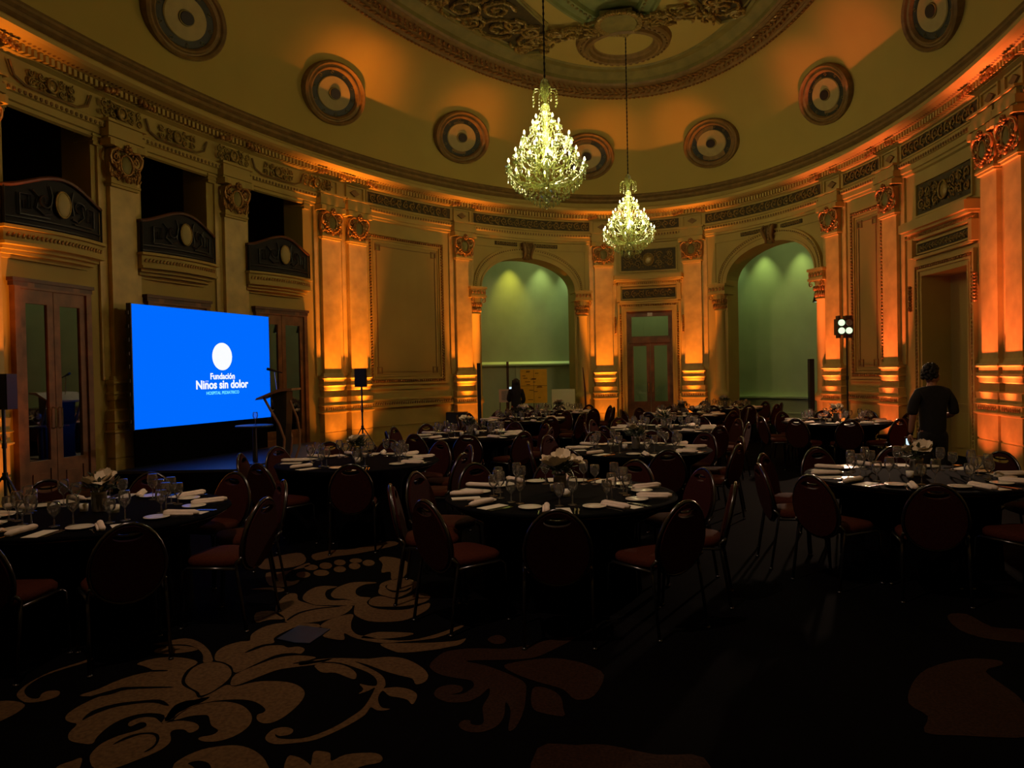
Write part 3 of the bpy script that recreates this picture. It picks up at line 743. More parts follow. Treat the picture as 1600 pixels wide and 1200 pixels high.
# ------------------------------------------------------------------ balconies
BL = ['balcony with iron rail and cream oval, the one above the uncovered glazed doors',
      'balcony with iron rail and cream oval, directly above the blue screen',
      'balcony with iron rail and cream oval, next to the orange-lit double pilasters']
for i, (a, b) in enumerate(OPEN):
    bal = thing('balcony', BL[i], 'balcony', group='balconies of the stage wall')
    c = (a+b)/2-.10; hw = (b-a)/2+.10
    def fe(x, base, bow): return base+bow*max(0., 1-((x-c)/hw)**2)
    def bowed(mb, e0, bow, z0, z1, hw2, e_in=-.02, n=16):
        xs = [c-hw2+2*hw2*k/n for k in range(n+1)]; vs = []
        for x in xs:
            eo = e0+bow*max(0, 1-((x-c)/hw2)**2); vs += [(x, e_in, z0), (x, eo, z0), (x, eo, z1), (x, e_in, z1)]
        fs = [(4*k+j, 4*k+(j+1) % 4, 4*k+4+(j+1) % 4, 4*k+4+j) for k in range(n) for j in range(4)]
        fs += [(3, 2, 1, 0), (4*n, 4*n+1, 4*n+2, 4*n+3)]; mb.add(vs, fs)
    mb = MB()
    bowed(mb, .24, .14, 3.72, 3.76, hw+.03); bowed(mb, .19, .14, 3.55, 3.72, hw); bowed(mb, .22, .14, 3.51, 3.55, hw+.01)
    bowed(mb, .14, .12, 3.46, 3.51, hw-.03); bowed(mb, .08, .10, 3.41, 3.46, hw-.06); bowed(mb, .02, .05, 3.36, 3.41, hw-.12)
    mb.wall().build('balcony_slab', 'plaster', bal)
    mb = MB()
    for k in range(26):
        x = c-hw+.06+(2*hw-.12)*k/25; mb.ell((x, .19+.14*max(0, 1-((x-c)/hw)**2)+.005, 3.635), (.026, .014, .04), 5, 3, Matrix.Rotation(.5, 3, 'Y'))
    mb.wall().build('slab_carving', 'gold', bal, True)
    top = lambda x: 4.27+.24*max(0, cos((x-c)/hw*pi/2))**1.5
    eb = lambda x: .18+.14*max(0, 1-((x-c)/hw)**2)
    n = 20; xs = [c-hw+.02+(2*hw-.04)*k/n for k in range(n+1)]
    mb = MB(); mb.tube([(c-hw+.02, 0, 4.27)]+[(x, eb(x), top(x)) for x in xs]+[(c+hw-.02, 0, 4.27)], .028, 6); mb.wall().build('handrail', 'wood_dark', bal)
    mb = MB(); vs = []
    for x in xs: vs += [(x, eb(x)-.03, 3.76), (x, eb(x)-.03, top(x)-.01), (x, eb(x)-.04, 3.76), (x, eb(x)-.04, top(x)-.01)]
    mb.add(vs, [(4*k, 4*k+1, 4*k+5, 4*k+4) for k in range(n)]+[(4*k+2, 4*k+6, 4*k+7, 4*k+3) for k in range(n)]); mb.wall().build('rail_sheet', 'iron_back', bal)
    mb = MB()
    for x in (xs[0], xs[-1]): mb.tube([(x, eb(x), 3.76), (x, eb(x), 4.27)], .018, 6)
    for z in (3.80, 3.88): mb.tube([(x, eb(x), z) for x in xs], .012, 4)
    for sx in (-1, 1):
        q = lambda dx, z: (c+sx*dx, eb(c+sx*dx), z)
        mb.tube([q(.62, 3.95), q(.62, 4.2), q(.48, 4.2), q(.48, 4.02), q(.55, 4.02), q(.55, 4.12)], .014, 4)
        mb.tube([q(.45, 4.28), q(.36, 4.2), q(.40, 4.05), q(.28, 3.97), q(.17, 4.0)], .014, 4)
        mb.spiral((c+sx*.29, eb(c), 4.16), .11, 1.6, .014, sx, 0, 4)
        mb.tube([q(.62, 3.93), q(.2, 3.93)], .012, 4); mb.tube([q(.2, 4.38), q(.16, 4.25), q(.2, 4.05)], .014, 4)
    mb.wall().build('ironwork', 'iron', bal)
    mb = MB(); mb.ell((c, eb(c)+.015, 4.16), (.115, .03, .17), 18, 8); mb.wall().build('medallion', 'cream_oval', bal, True)
    mb = MB(); mb.tube([(c+.125*cos(t), eb(c)+.015, 4.16+.18*sin(t)) for t in [2*pi*k/20 for k in range(20)]], .014, 5, closed=True); mb.wall().build('medallion_rim', 'bronze', bal, True)
# ------------------------------------------------------------------ lamps: pilaster uplights
upb = MB(); upb.lathe([(.0, 0), (.085, 0), (.085, .02), (.075, .03), (.08, .09), (.07, .10), (.07, .085), (0, .085)], 14)
UPM = upb.mesh('uplight', 'black_plastic')
lens = MB(); lens.lathe([(.065, .088), (.0, .09)], 12)
UPLAB = {-17.95: 'beside the tripod speaker by the glazed doors', -10.39: 'at the outer of the twin pilasters near the lectern', -9.57: 'at the twin pilaster behind the tripod speaker',
         -6.10: 'at the pilaster between big panel and arch', -1.60: 'at the pilaster before the pole, beside the far door', 1.03: 'at the pilaster between far door and second arch',
         5.60: 'at the pilaster behind the light stand', 7.65: 'at the pilaster between narrow panel and blank doorway', 10.98: 'at the inner pilaster beyond the blank doorway', 11.72: 'at the last pilaster past the blank doorway'}
def spot(name, loc, target, power, col, size, blend=1., rad=.05):
    l = bpy.data.lights.new(name, 'SPOT'); l.energy = power; l.color = col; l.spot_size = radians(size); l.spot_blend = blend; l.shadow_soft_size = rad
    o = bpy.data.objects.new(name, l); COL.objects.link(o); o.location = loc
    o.rotation_euler = (Vector(target)-Vector(loc)).to_track_quat('-Z', 'Y').to_euler(); return o
LENSM = lens.mesh('lens', mat('lens_amber', (.1, .03, 0), .3, emit=(1, .25, .03), es=1.5))
for s0 in PIL:
    t = thing('uplight', 'round black uplight on the floor '+UPLAB[s0], 'lamp', W(s0, .62, 0), group='pilaster uplights')
    link('housing', UPM, t); link('lens', LENSM, t)
    q = max(0, min(1, (s0-.5)/6)); c = tuple(UP_L[k]*(1-q)+UP_R[k]*q for k in range(3))
    k = {-17.95: .8, -10.39: 1.1, -9.57: 1.2}.get(s0, 1.)
    spot('uplight_beam', W(s0, .62, .11), W(s0, .14, 3.0), UP_NARROW*k, c, 33, 1., .04)
    spot('uplight_top', W(s0, .62, .11), W(s0, .42, 6.0), UP_NARROW*.55, c, 17, 1., .04)
    spot('uplight_spill', W(s0, .62, .11), W(s0, .10, 1.35), UP_WIDE*k, c, 100, 1., .04)
# gallery downlights
def at_gallery(u):
    d = FF+RR*((u-800)/1150)-UU*((420-600)/1150); best = None
    for k in range(400):
        s = 18+k*.03; p = CAM+d*s
        if (p.x/(B-GE))**2+(p.y/(A-GE))**2 >= 1: return p
    return p
for u, pw, c in ((795, 1.25, (.9, .88, .10)), (843, .9, (.62, .85, .28)), (888, .75, (.55, .85, .35)), (1018, 1.5, (.62, .82, .35)), (1150, .45, (.4, .7, .25)), (1196, 1.0, (.55, .8, .22)), (1253, 1.0, (.58, .8, .22)), (1300, .5, (.5, .8, .25))):
    p = at_gallery(u); n = Vector((-p.x/(B*B), -p.y/(A*A), 0)).normalized()
    q = Vector((p.x, p.y, 5.62))+n*.38
    mb = MB(); mb.lathe([(.05, .27), (.05, .02), (.06, 0), (.045, 0), (.04, .06), (0, .06)], 10); mb.build('downlight', 'black_plastic', ceil_g, loc=q)
    spot('gallery_beam', q-Vector((0, 0, .02)), (p.x, p.y, 2.6), GAL_W*5.5*pw, c, 62, 1., .03)
for s0, k in ((-5.2, 1.), (-2.8, 1.), (2.4, .8), (4.8, .7), (-.3, .8)):
    l = bpy.data.lights.new('gallery_fill', 'POINT'); l.energy = GAL_W*k*.75; l.color = (.58, .78, .28); l.shadow_soft_size = .25
    o = bpy.data.objects.new('gallery_fill', l); COL.objects.link(o); o.location = W(s0, -1.5, 5.3)
# ------------------------------------------------------------------ chandeliers
def chandelier(loc, label, seed, sides=''):
    rnd = random.Random(seed); H0 = loc[2]
    t = thing('chandelier', label, 'chandelier', loc)
    st = MB()
    st.lathe([(.0, 0), (.02, .02), (.03, .05), (.015, .08), (.05, .12), (.10, .18), (.12, .24), (.06, .30), (.035, .36), (.05, .48), (.07, .54), (.04, .60), (.03, .75), (.06, .82), (.045, .9),
              (.03, 1.0), (.045, 1.12), (.05, 1.3), (.035, 1.4), (.05, 1.47), (.055, 1.52), (.02, 1.54)], 12)
    st.build('stem', 'crystal_stem', t, True)
    cr = MB(); cr.lathe([(.015, 1.54), (.03, 1.58), (.06, 1.70), (.075, 1.80), (.05, 1.87), (.015, 1.90)], 12)
    for k in range(8):
        a = 2*pi*k/8; cr.tube([(.03*cos(a), .03*sin(a), 1.62), (.10*cos(a), .10*sin(a), 1.73), (.165*cos(a), .165*sin(a), 1.72), (.18*cos(a), .18*sin(a), 1.68)], .007, 4)
        for j in range(4): cr.octa((.18*cos(a), .18*sin(a), 1.66-.045*j), .011+.004*(j == 3), .018+.01*(j == 3))
    cr.build('top_crown', 'crystal', t)
    rod = MB(); rod.tube([(0, 0, 1.9), (0, 0, 9.22-H0)], .011, 6)
    for k in range(int((9.2-H0-1.9)/.09)): rod.ell((0, 0, 1.93+.09*k), (.018, .018, .035), 5, 3)
    rod.build('hanging_rod', 'iron', t); c = MB(); c.lathe([(0, 9.16-H0), (.05, 9.18-H0), (.09, 9.24-H0), (.09, 9.30-H0)], 12); c.build('ceiling_rose', 'bronze', t)
    arms = []
    for (r, z, n, a0) in ((.56, .66, 14, .1), (.44, .86, 10, .3), (.35, 1.05, 8, 0.), (.20, 1.28, 5, .5)):
        am = MB(); zi = z-.12 if r < .5 else .36
        am.tube([(.03, 0, zi), (r*.35, 0, z-.30), (r*.68, 0, z-.27), (r*.93, 0, z-.16), (r, 0, z-.075)], [.010, .010, .009, .008, .008], 5)
        am.lathe([(.0, -.085), (.045, -.07), (.055, -.055), (.02, -.05), (.012, -.04)], 8, (r, 0, z))
        for k in range(6):
            a = 2*pi*k/6; am.octa((r+.05*cos(a), .05*sin(a), z-.09), .008, .022)
        for k in range(3): am.octa((r*.68+.06*k, 0, z-.30-.02*(k == 1)), .011, .026)
        AM = am.mesh('arm', 'crystal'); cn = MB(); cn.lathe([(.012, -.05), (.012, 0)], 8, (r, 0, z)); CN = cn.mesh('candle', 'candle_tube')
        bl = MB(); bl.lathe([(.008, 0), (.017, .018), (.013, .038), (.002, .062)], 8, (r, 0, z)); BLM = bl.mesh('bulb', 'bulb', True)
        for k in range(n):
            a = a0+2*pi*k/n; o = link('arm', AM, t, None, a); o.rotation_euler = (0, 0, a); link('candle', CN, o); link('bulb', BLM, o)
    cs = MB()
    # strings of beads from the crown down over the arms, garlands between arm tips, and the hanging basket
    for (r0, z0, r1, z1, n) in ((.05, 1.5, .20, 1.22, 10), (.10, 1.36, .36, .98, 14), (.2, 1.2, .45, .80, 14), (.06, 1.48, .05, .9, 8)):
        for k in range(n):
            a = 2*pi*k/n+rnd.random()*.1
            for j in range(11):
                q = j/10; r = r0+(r1-r0)*q; z = z0+(z1-z0)*q-.09*sin(pi*q); cs.octa((r*cos(a), r*sin(a), z), .0085, .012)
    for (r, z, n) in ((.56, .58, 14), (.44, .78, 10), (.35, .97, 8)):
        for k in range(n):
            for j in range(7):
                q = j/7; a = 2*pi*(k+q)/n; cs.octa((r*cos(a), r*sin(a), z-.07*sin(pi*q)), .009, .013)
            a = 2*pi*(k+.5)/n
            for j in range(3): cs.octa((r*cos(a), r*sin(a), z-.09-.035*j), .010+.004*(j == 2), .018)
    for (r, z, n) in ((.52, .40, 34), (.46, .33, 32), (.40, .27, 30), (.33, .21, 26), (.26, .15, 22), (.18, .10, 16), (.10, .05, 10)):
        for k in range(n):
            a = 2*pi*(k+rnd.random()*.3)/n; cs.octa((r*cos(a), r*sin(a), z+rnd.uniform(-.02, .02)), .014, .032)
            cs.octa((r*cos(a), r*sin(a), z+.06), .008, .012)
    for k in range(150):
        r = .08+.42*sqrt(rnd.random()); a = rnd.random()*6.283; z = rnd.uniform(.42, .9)+.35*(1-r/.5); cs.octa((r*cos(a), r*sin(a), z), .009, .018)
    tag(cs.build('crystal_drops', 'crystal', t), kind='stuff')
    for (z, k) in ((.72, .5), (1.0, .3), (1.3, .2)):
        l = bpy.data.lights.new('candle_glow', 'POINT'); l.energy = CH_W*k; l.color = CH_COL; l.shadow_soft_size = .22
        o = bpy.data.objects.new('candle_glow', l); COL.objects.link(o); o.location = (loc[0], loc[1], loc[2]+z+.12)
    return t
chandelier((-.1, .87, 4.07), 'larger-looking crystal chandelier with candle bulbs, the closer one to the entrance', 3)
chandelier((.02, 7.1, 4.22), 'crystal chandelier hanging further off, in front of the far door bay', 5)
# ------------------------------------------------------------------ stage, screen, lectern
def smooth_closed(pts, sub=4):
    n = len(pts); out = []
    for i in range(n):
        p0, p1, p2, p3 = pts[i-1], pts[i], pts[(i+1) % n], pts[(i+2) % n]
        for k in range(sub):
            t = k/sub; t2, t3 = t*t, t*t*t
            out.append(tuple(.5*((2*p1[j])+(-p0[j]+p2[j])*t+(2*p0[j]-5*p1[j]+4*p2[j]-p3[j])*t2+(-p0[j]+3*p1[j]-3*p2[j]+p3[j])*t3) for j in (0, 1)))
    return out
fd = Vector((FF.x, FF.y, 0)).normalized(); rd = Vector((fd.y, -fd.x, 0))
def loc2(X, D, z=0.): p = Vector((CAM.x, CAM.y, 0))+rd*X+fd*D; return Vector((p.x, p.y, z))
def xat(u, D): return (u-800)/1150*D
stp = [loc2(xat(172, 10.97), 10.97), loc2(xat(520, 10.97), 10.97), loc2(xat(512, 14.7), 14.7)]
stp += [W(s, .33, 0) for s in (-11.2, -12, -12.8, -13.6, -14.4, -15.2, -15.9)]
mb = MB(); mb.prism([(p.x, p.y) for p in stp], .31, .35, 'xy'); stage = thing('stage', 'low stage platform with a dark shiny top below the blue screen', 'stage')
mb.build('deck', 'stage_top', stage)
mb = MB(); mb.prism([(p.x, p.y) for p in stp], .0, .31, 'xy'); mb.build('skirt', 'black_cloth', stage)
scr = thing('led_screen', 'wide LED screen glowing blue with a white disc and lettering', 'screen')
a2 = at(208, 580, 11.35); b2 = at(421.5, 580, 14.35); a2.z = b2.z = 0; dx = (b2-a2); Ls = dx.length; dx.normalize(); nr = Vector((dx.y, -dx.x, 0))
if nr.dot(CAM-a2) < 0: nr = -nr
ZB, ZT = .94, 2.89
sm = Matrix.Identity(4)
for i in range(3): sm[i][0], sm[i][1], sm[i][2], sm[i][3] = dx[i], (0, 0, 1)[i], nr[i], a2[i]
scr.matrix_world = sm            # local: x along the screen, y up, z towards the room
mb = MB(); mb.box(0, Ls, ZB, ZT, -.09, -.004); mb.box(-.02, 0, ZB-.01, ZT+.01, -.09, .0); mb.box(Ls, Ls+.02, ZB-.01, ZT+.01, -.09, 0); mb.build('screen_case', 'black_plastic', scr)
mb = MB(); nxp, nyp = 7, 4
for i in range(nxp):
    for j in range(nyp):
        pass
mb.box(0, Ls, ZB, ZT, -.004, .0); mb.build('screen_face', 'screen_blue', scr)
mb = MB()
for k in range(9): mb.box(-.05, -.01, ZB+.1+.21*k, ZB+.16+.21*k, -.08, -.02)
mb.build('rig_hooks', 'black_plastic', scr)
mb = MB(); mb.box(.05, Ls-.05, .352, ZB, -.08, -.05); mb.build('drape', 'black_cloth', scr)
cxs = Ls*.60
mb = MB(); mb.prism([(cxs+.245*cos(2*pi*k/40), 2.10+.245*sin(2*pi*k/40)) for k in range(40)], .001, .004, 'xy'); mb.build('disc', 'screen_white', scr)
def text(body, size, y, m, bold=0.):
    cu = bpy.data.curves.new('lettering', 'FONT'); cu.body = body; cu.size = size; cu.align_x = 'CENTER'; cu.offset = bold; cu.extrude = .0015
    tmp = bpy.data.objects.new('tmp', cu); COL.objects.link(tmp); dg = bpy.context.evaluated_depsgraph_get(); me = bpy.data.meshes.new_from_object(tmp.evaluated_get(dg)); bpy.data.objects.remove(tmp)
    me.materials.clear(); me.materials.append(MAT[m]); o = link('lettering', me, scr); o.location = (cxs, y, .003)
    return o
text('Fundación', .15, 1.70, 'screen_white', .004); text('Niños sin dolor', .205, 1.535, 'screen_white', .006); text('HOSPITAL PEDIATRICO', .078, 1.43, 'screen_cyan', .001)
# lectern
LP = loc2(xat(437, 12.), 12., .35)
lec = thing('lectern', 'slim lectern with curved wooden legs and a slanted top on the stage', 'lectern', LP, _th)
mb = MB(); mb.prism([(-.32, 1.00), (-.30, 1.03), (.05, 1.17), (.27, 1.18), (.27, 1.145), (.08, 1.13)], -.26, .26); mb.build('reading_top', 'lectern_wood', lec)
for y in (-.2, .2):
    mb = MB(); mb.tube([(-.20, y, 1.04), (-.10, y, .85), (.04, y, .6), (.12, y, .36), (.10, y, .12), (.04, y, .0)], [.022]*6, 6); mb.build('leg', 'lectern_wood', lec)
mb = MB(); mb.tube([(.16, 0, .98), (.27, 0, .7), (.31, 0, .45), (.30, 0, .22), (.22, 0, 0)], .02, 6); mb.build('leg', 'lectern_wood', lec)
mb = MB(); mb.prism([(-.08, 1.08), (.16, 1.13), (.14, .6), (.08, 0), (-.03, 0), (-.02, .6)], -.16, .16); mb.build('pedestal', 'black_plastic', lec)
mb = MB(); mb.box(-.16, .30, -.24, .24, 0, .02); mb.build('foot', 'black_plastic', lec)
mic = thing('microphone', 'gooseneck microphone angled over the lectern top', 'microphone', LP+Vector((0, 0, 1.10)), _th)
mb = MB(); mb.tube([(-.04, 0, .0), (-.06, 0, .2), (-.075, 0, .33), (-.06, 0, .36)], .007, 5); mb.build('gooseneck', 'steel', mic)
mb = MB(); mb.tube([(-.20, 0, .40), (-.14, 0, .385), (-.02, 0, .35), (.05, 0, .33)], [.022, .024, .012, .010], 8); mb.build('mic_head', 'black_plastic', mic)
TP = loc2(xat(396, 11.6), 11.6, .35)
st = thing('side_table', 'small round black side table on the stage beside the lectern', 'table', TP)
mb = MB(); mb.lathe([(0, .585), (.285, .585), (.29, .60), (.285, .612), (0, .612)], 28); mb.build('tabletop', 'stage_top', st)
mb = MB(); mb.lathe([(.2, 0), (.2, .02), (.04, .04), (.035, .585)], 14); mb.build('pedestal', 'black_plastic', st)
# ------------------------------------------------------------------ tableware prototypes
def wine_mesh():
    b = MB(); b.lathe([(.035, 0), (.033, .004), (.005, .010), (.0045, .085), (.012, .095), (.032, .115), (.040, .145), (.037, .185), (.032, .205)], 14); return b.mesh('wine_glass', 'glass', True)
def water_mesh():
    b = MB(); b.lathe([(.034, 0), (.032, .004), (.006, .010), (.005, .06), (.014, .07), (.036, .095), (.041, .125), (.036, .165)], 14); return b.mesh('water_goblet', 'glass', True)
WINE, WATER = wine_mesh(), water_mesh()
o = link('wine_glass', WINE, None, TP+Vector((.02, 0, .612))); tag(o, 'wine glass standing alone on the round stage side table', 'glass')
b = MB(); b.lathe([(0, .002), (.045, .002), (.085, .012), (.084, .016), (.045, .006), (0, .006)], 20); PLATE = b.mesh('bread_plate', 'china', True)
b = MB(); 
b.tube([(0, -.13, .02), (0, -.10, .021), (0, 0, .022), (0, .10, .021), (0, .13, .02)], [.012, .021, .019, .021, .013], 8)
b.tube([(.022, -.12, .012), (.022, .1, .012)], .010, 6); NAP = b.mesh('napkin', 'linen', True)
b = MB(); b.box(-.05, .05, -.11, .11, 0, .002); CARD = b.mesh('menu_card', 'card')
b = MB(); b.box(-.0035, .0035, -.10, .03, 0, .003); b.box(-.011, .011, .03, .045, 0, .003)
for k in range(4): b.box(-.011+.0062*k, -.0075+.0062*k, .045, .09, 0, .003)
FORK = b.mesh('fork', 'steel')
b = MB(); b.box(-.004, .004, -.11, .0, 0, .004); b.prism([(-.004, 0), (.009, .01), (.010, .08), (.0, .115), (-.004, .10)], 0, .003, 'xy'); KNIFE = b.mesh('knife', 'steel')
# chair prototype
def chair_proto():
    P = {}
    R = lambda z: -.215-(z-.46)*.22          # lean of the back
    def oval_pt(a, rx=.205, rz=.245, zc=.62): return (rx*cos(a)*(1+.12*sin(a)*-1), R(zc+rz*sin(a)), zc+rz*sin(a))
    b = MB(); loop = [oval_pt(a) for a in [2*pi*k/26 for k in range(26)]]; b.tube(loop, .0125, 6, closed=True)
    hl = [(.075*cos(a), R(.815), .815+.022*sin(a)) for a in [2*pi*k/12 for k in range(12)]]; b.tube(hl, .008, 5, closed=True); P['back_frame'] = b.mesh('back_frame', 'chair_metal', True)
    b = MB(); n = 26; vs = []
    outer = [oval_pt(a, .193, .232) for a in [2*pi*k/n for k in range(n)]]
    # pad with a hand hole under the top rail
    inner = []
    for k in range(n):
        a = 2*pi*k/n; inner.append((.085*cos(a), R(.79+.03*sin(a)), .79+.03*sin(a)))
    for off in (-.022, .028):
        vs += [(x, y+off, z) for x, y, z in outer]+[(x, y+off, z) for x, y, z in inner]
    fs = []
    for k in range(n):
        j = (k+1) % n; fs += [(k, j, n+j, n+k), (2*n+k, 3*n+k, 3*n+j, 2*n+j), (k, 2*n+k, 2*n+j, j), (n+k, n+j, 3*n+j, 3*n+k)]
    b.add(vs, fs); P['backrest'] = b.mesh('backrest', 'chair_fabric')
    b = MB(); n = 20; rings = [(.97, .425), (1.0, .44), (1.0, .465), (.93, .482), (.6, .492)]; vs = []
    for sc, z in rings:
        for k in range(n):
            a = 2*pi*k/n; cx, sy = cos(a), sin(a); x = .215*math.copysign(abs(cx)**.6, cx); y = .21*math.copysign(abs(sy)**.6, sy); x *= 1+.10*(y/.21); vs.append((x*sc, y*sc+.01, z))
    fs = [(i*n+k, i*n+(k+1) % n, (i+1)*n+(k+1) % n, (i+1)*n+k) for i in range(len(rings)-1) for k in range(n)]+[tuple((len(rings)-1)*n+k for k in range(n)), tuple(range(n))[::-1]]
    b.add(vs, fs); P['seat'] = b.mesh('seat', 'chair_seat', True)
    legs = []
    for sx in (-1, 1):
        b = MB(); b.tube([(sx*.20, -.235, .50), (sx*.205, -.19, .46), (sx*.21, -.20, .40), (sx*.215, -.265, .0)], .0115, 6); b.lathe([(.016, 0), (.016, .015)], 8, (sx*.215, -.265, 0)); legs.append(b)
        b = MB(); b.tube([(sx*.205, -.19, .42), (sx*.225, .16, .42), (sx*.23, .19, .40), (sx*.235, .215, 0)], .0115, 6); b.lathe([(.016, 0), (.016, .015)], 8, (sx*.235, .215, 0)); legs.append(b)
    P['legs'] = [l.mesh('leg', 'chair_metal', True) for l in legs]
    return P
CP = chair_proto()
CHN = 0
def chair(p, rz, label, group):
    c = thing('banquet_chair', label, 'chair', p, rz, group)
    for nm in ('seat', 'backrest', 'back_frame'): link(nm, CP[nm], c)
    for me in CP['legs']: link('leg', me, c)
    return c
def petal_flower(rnd, r):
    b = MB()
    for k in range(7):
        a = 2*pi*k/7+rnd.uniform(-.2, .2); lean = .55 if k % 2 else .95; vs = []
        for i in range(5):
            q = i/4; wdt = r*.48*sin(pi*min(.92, .12+q*.85)); out = r*q*sin(lean)+.1*r; up = r*q*cos(lean)-.25*r*q*q
            for sg in (-1, 0, 1): vs.append((out*cos(a)-sg*wdt*sin(a), out*sin(a)+sg*wdt*cos(a), up-(.10*r if sg == 0 else 0)))
        b.add(vs, [(3*i+j, 3*i+j+1, 3*i+j+4, 3*i+j+3) for i in range(4) for j in range(2)])
    b.ell((0, 0, r*.12), (r*.22, r*.22, r*.22), 6, 4)
    return b.mesh('blossom', 'petal', True)
rf = random.Random(4); FLOW = [petal_flower(rf, r) for r in (.085, .10, .075)]
b = MB(); b.lathe([(0, .0), (.045, 0), (.05, .01), (.052, .13), (.056, .15), (.052, .15), (.046, .02), (0, .02)], 16); VASE = b.mesh('vase', 'vase_glass', True)
def foliage(seed):
    r_ = random.Random(seed); b = MB()
    for k in range(60):
        a = r_.random()*6.283; el = r_.uniform(-.1, 1.2); L = r_.uniform(.05, .15); c = Vector((cos(a)*cos(el)*L, sin(a)*cos(el)*L, .17+sin(el)*L*.8))
        rot = Matrix.Rotation(a, 3, 'Z') @ Matrix.Rotation(-el+r_.uniform(-.5, .5), 3, 'Y'); b.ell(c, (.035, .016, .004), 5, 3, rot)
    for k in range(9): a = r_.random()*6.28; b.tube([(0, 0, .05), (.05*cos(a), .05*sin(a), .17), (.12*cos(a), .12*sin(a), .2+.08*r_.random())], .003, 4)
    return b.mesh('foliage', 'leaf_green')
FOL = [foliage(1), foliage(2), foliage(3)]
# ------------------------------------------------------------------ tables
TABLES = [ # u, depth, name, chair angles (deg, room frame), flower seed
 (872, 5.76, 'front middle table', [-154, -118, -76, -37, 2, 38, 73, 108, 142, 175]),
 (150, 5.36, 'front table on the stage side', [-71, -35, 8, 46, 83, 120, 156, -168, -134, -103]),
 (1430, 6.32, 'front table on the service-door side', [124, 161, -165, -132, -95, -56, -18, 16, 48, 88]),
 (557, 8.24, 'table in front of the lectern', [-107, -62, -4, 36, 70, 103, 136, 169, -157]),
 (992, 8.95, 'second table of the middle row', [-114, -66, -22, 21, 55, 90, 125, 160, -160]),
 (732, 11.5, 'table by the large wall panel', [-105, -69, -33, 3, 39, 75, 111, 147, 180, -141]),
 (815, 15.0, 'table facing the woman in black', [-120, -84, -48, -12, 24, 60, 96, 132, 168, -156]),
 (873, 17.6, 'table by the yellow posters', [-110, -74, -38, -2, 34, 70, 106, 142, 178, -146]),
 (1037, 12.0, 'third table of the middle row', [-125, -85, -47, -9, 29, 67, 100, 135, 168, -160]),
 (1067, 15.6, 'fourth table of the middle row', [-115, -75, -37, 1, 37, 73, 109, 145, -178, -150]),
 (1133, 18.0, 'table beside the second arch', [-100, -64, -28, 8, 44, 80, 116, 152, -172, -136]),
 (1306, 12.8, 'table by the light stand', [-123, -87, -50, -12, 24, 60, 96, 132, 170, -158])]
WORDS = 'zero one two three four five six seven eight nine ten eleven twelve'.split()
def clock(p, c):
    """clock hour of a seat as seen by someone at the entrance, six o'clock being the side towards them"""
    d = p-c; x, y = d.dot(rd), d.dot(fd); a = math.degrees(atan2(x, y)) % 360; return a/30
tcs = []
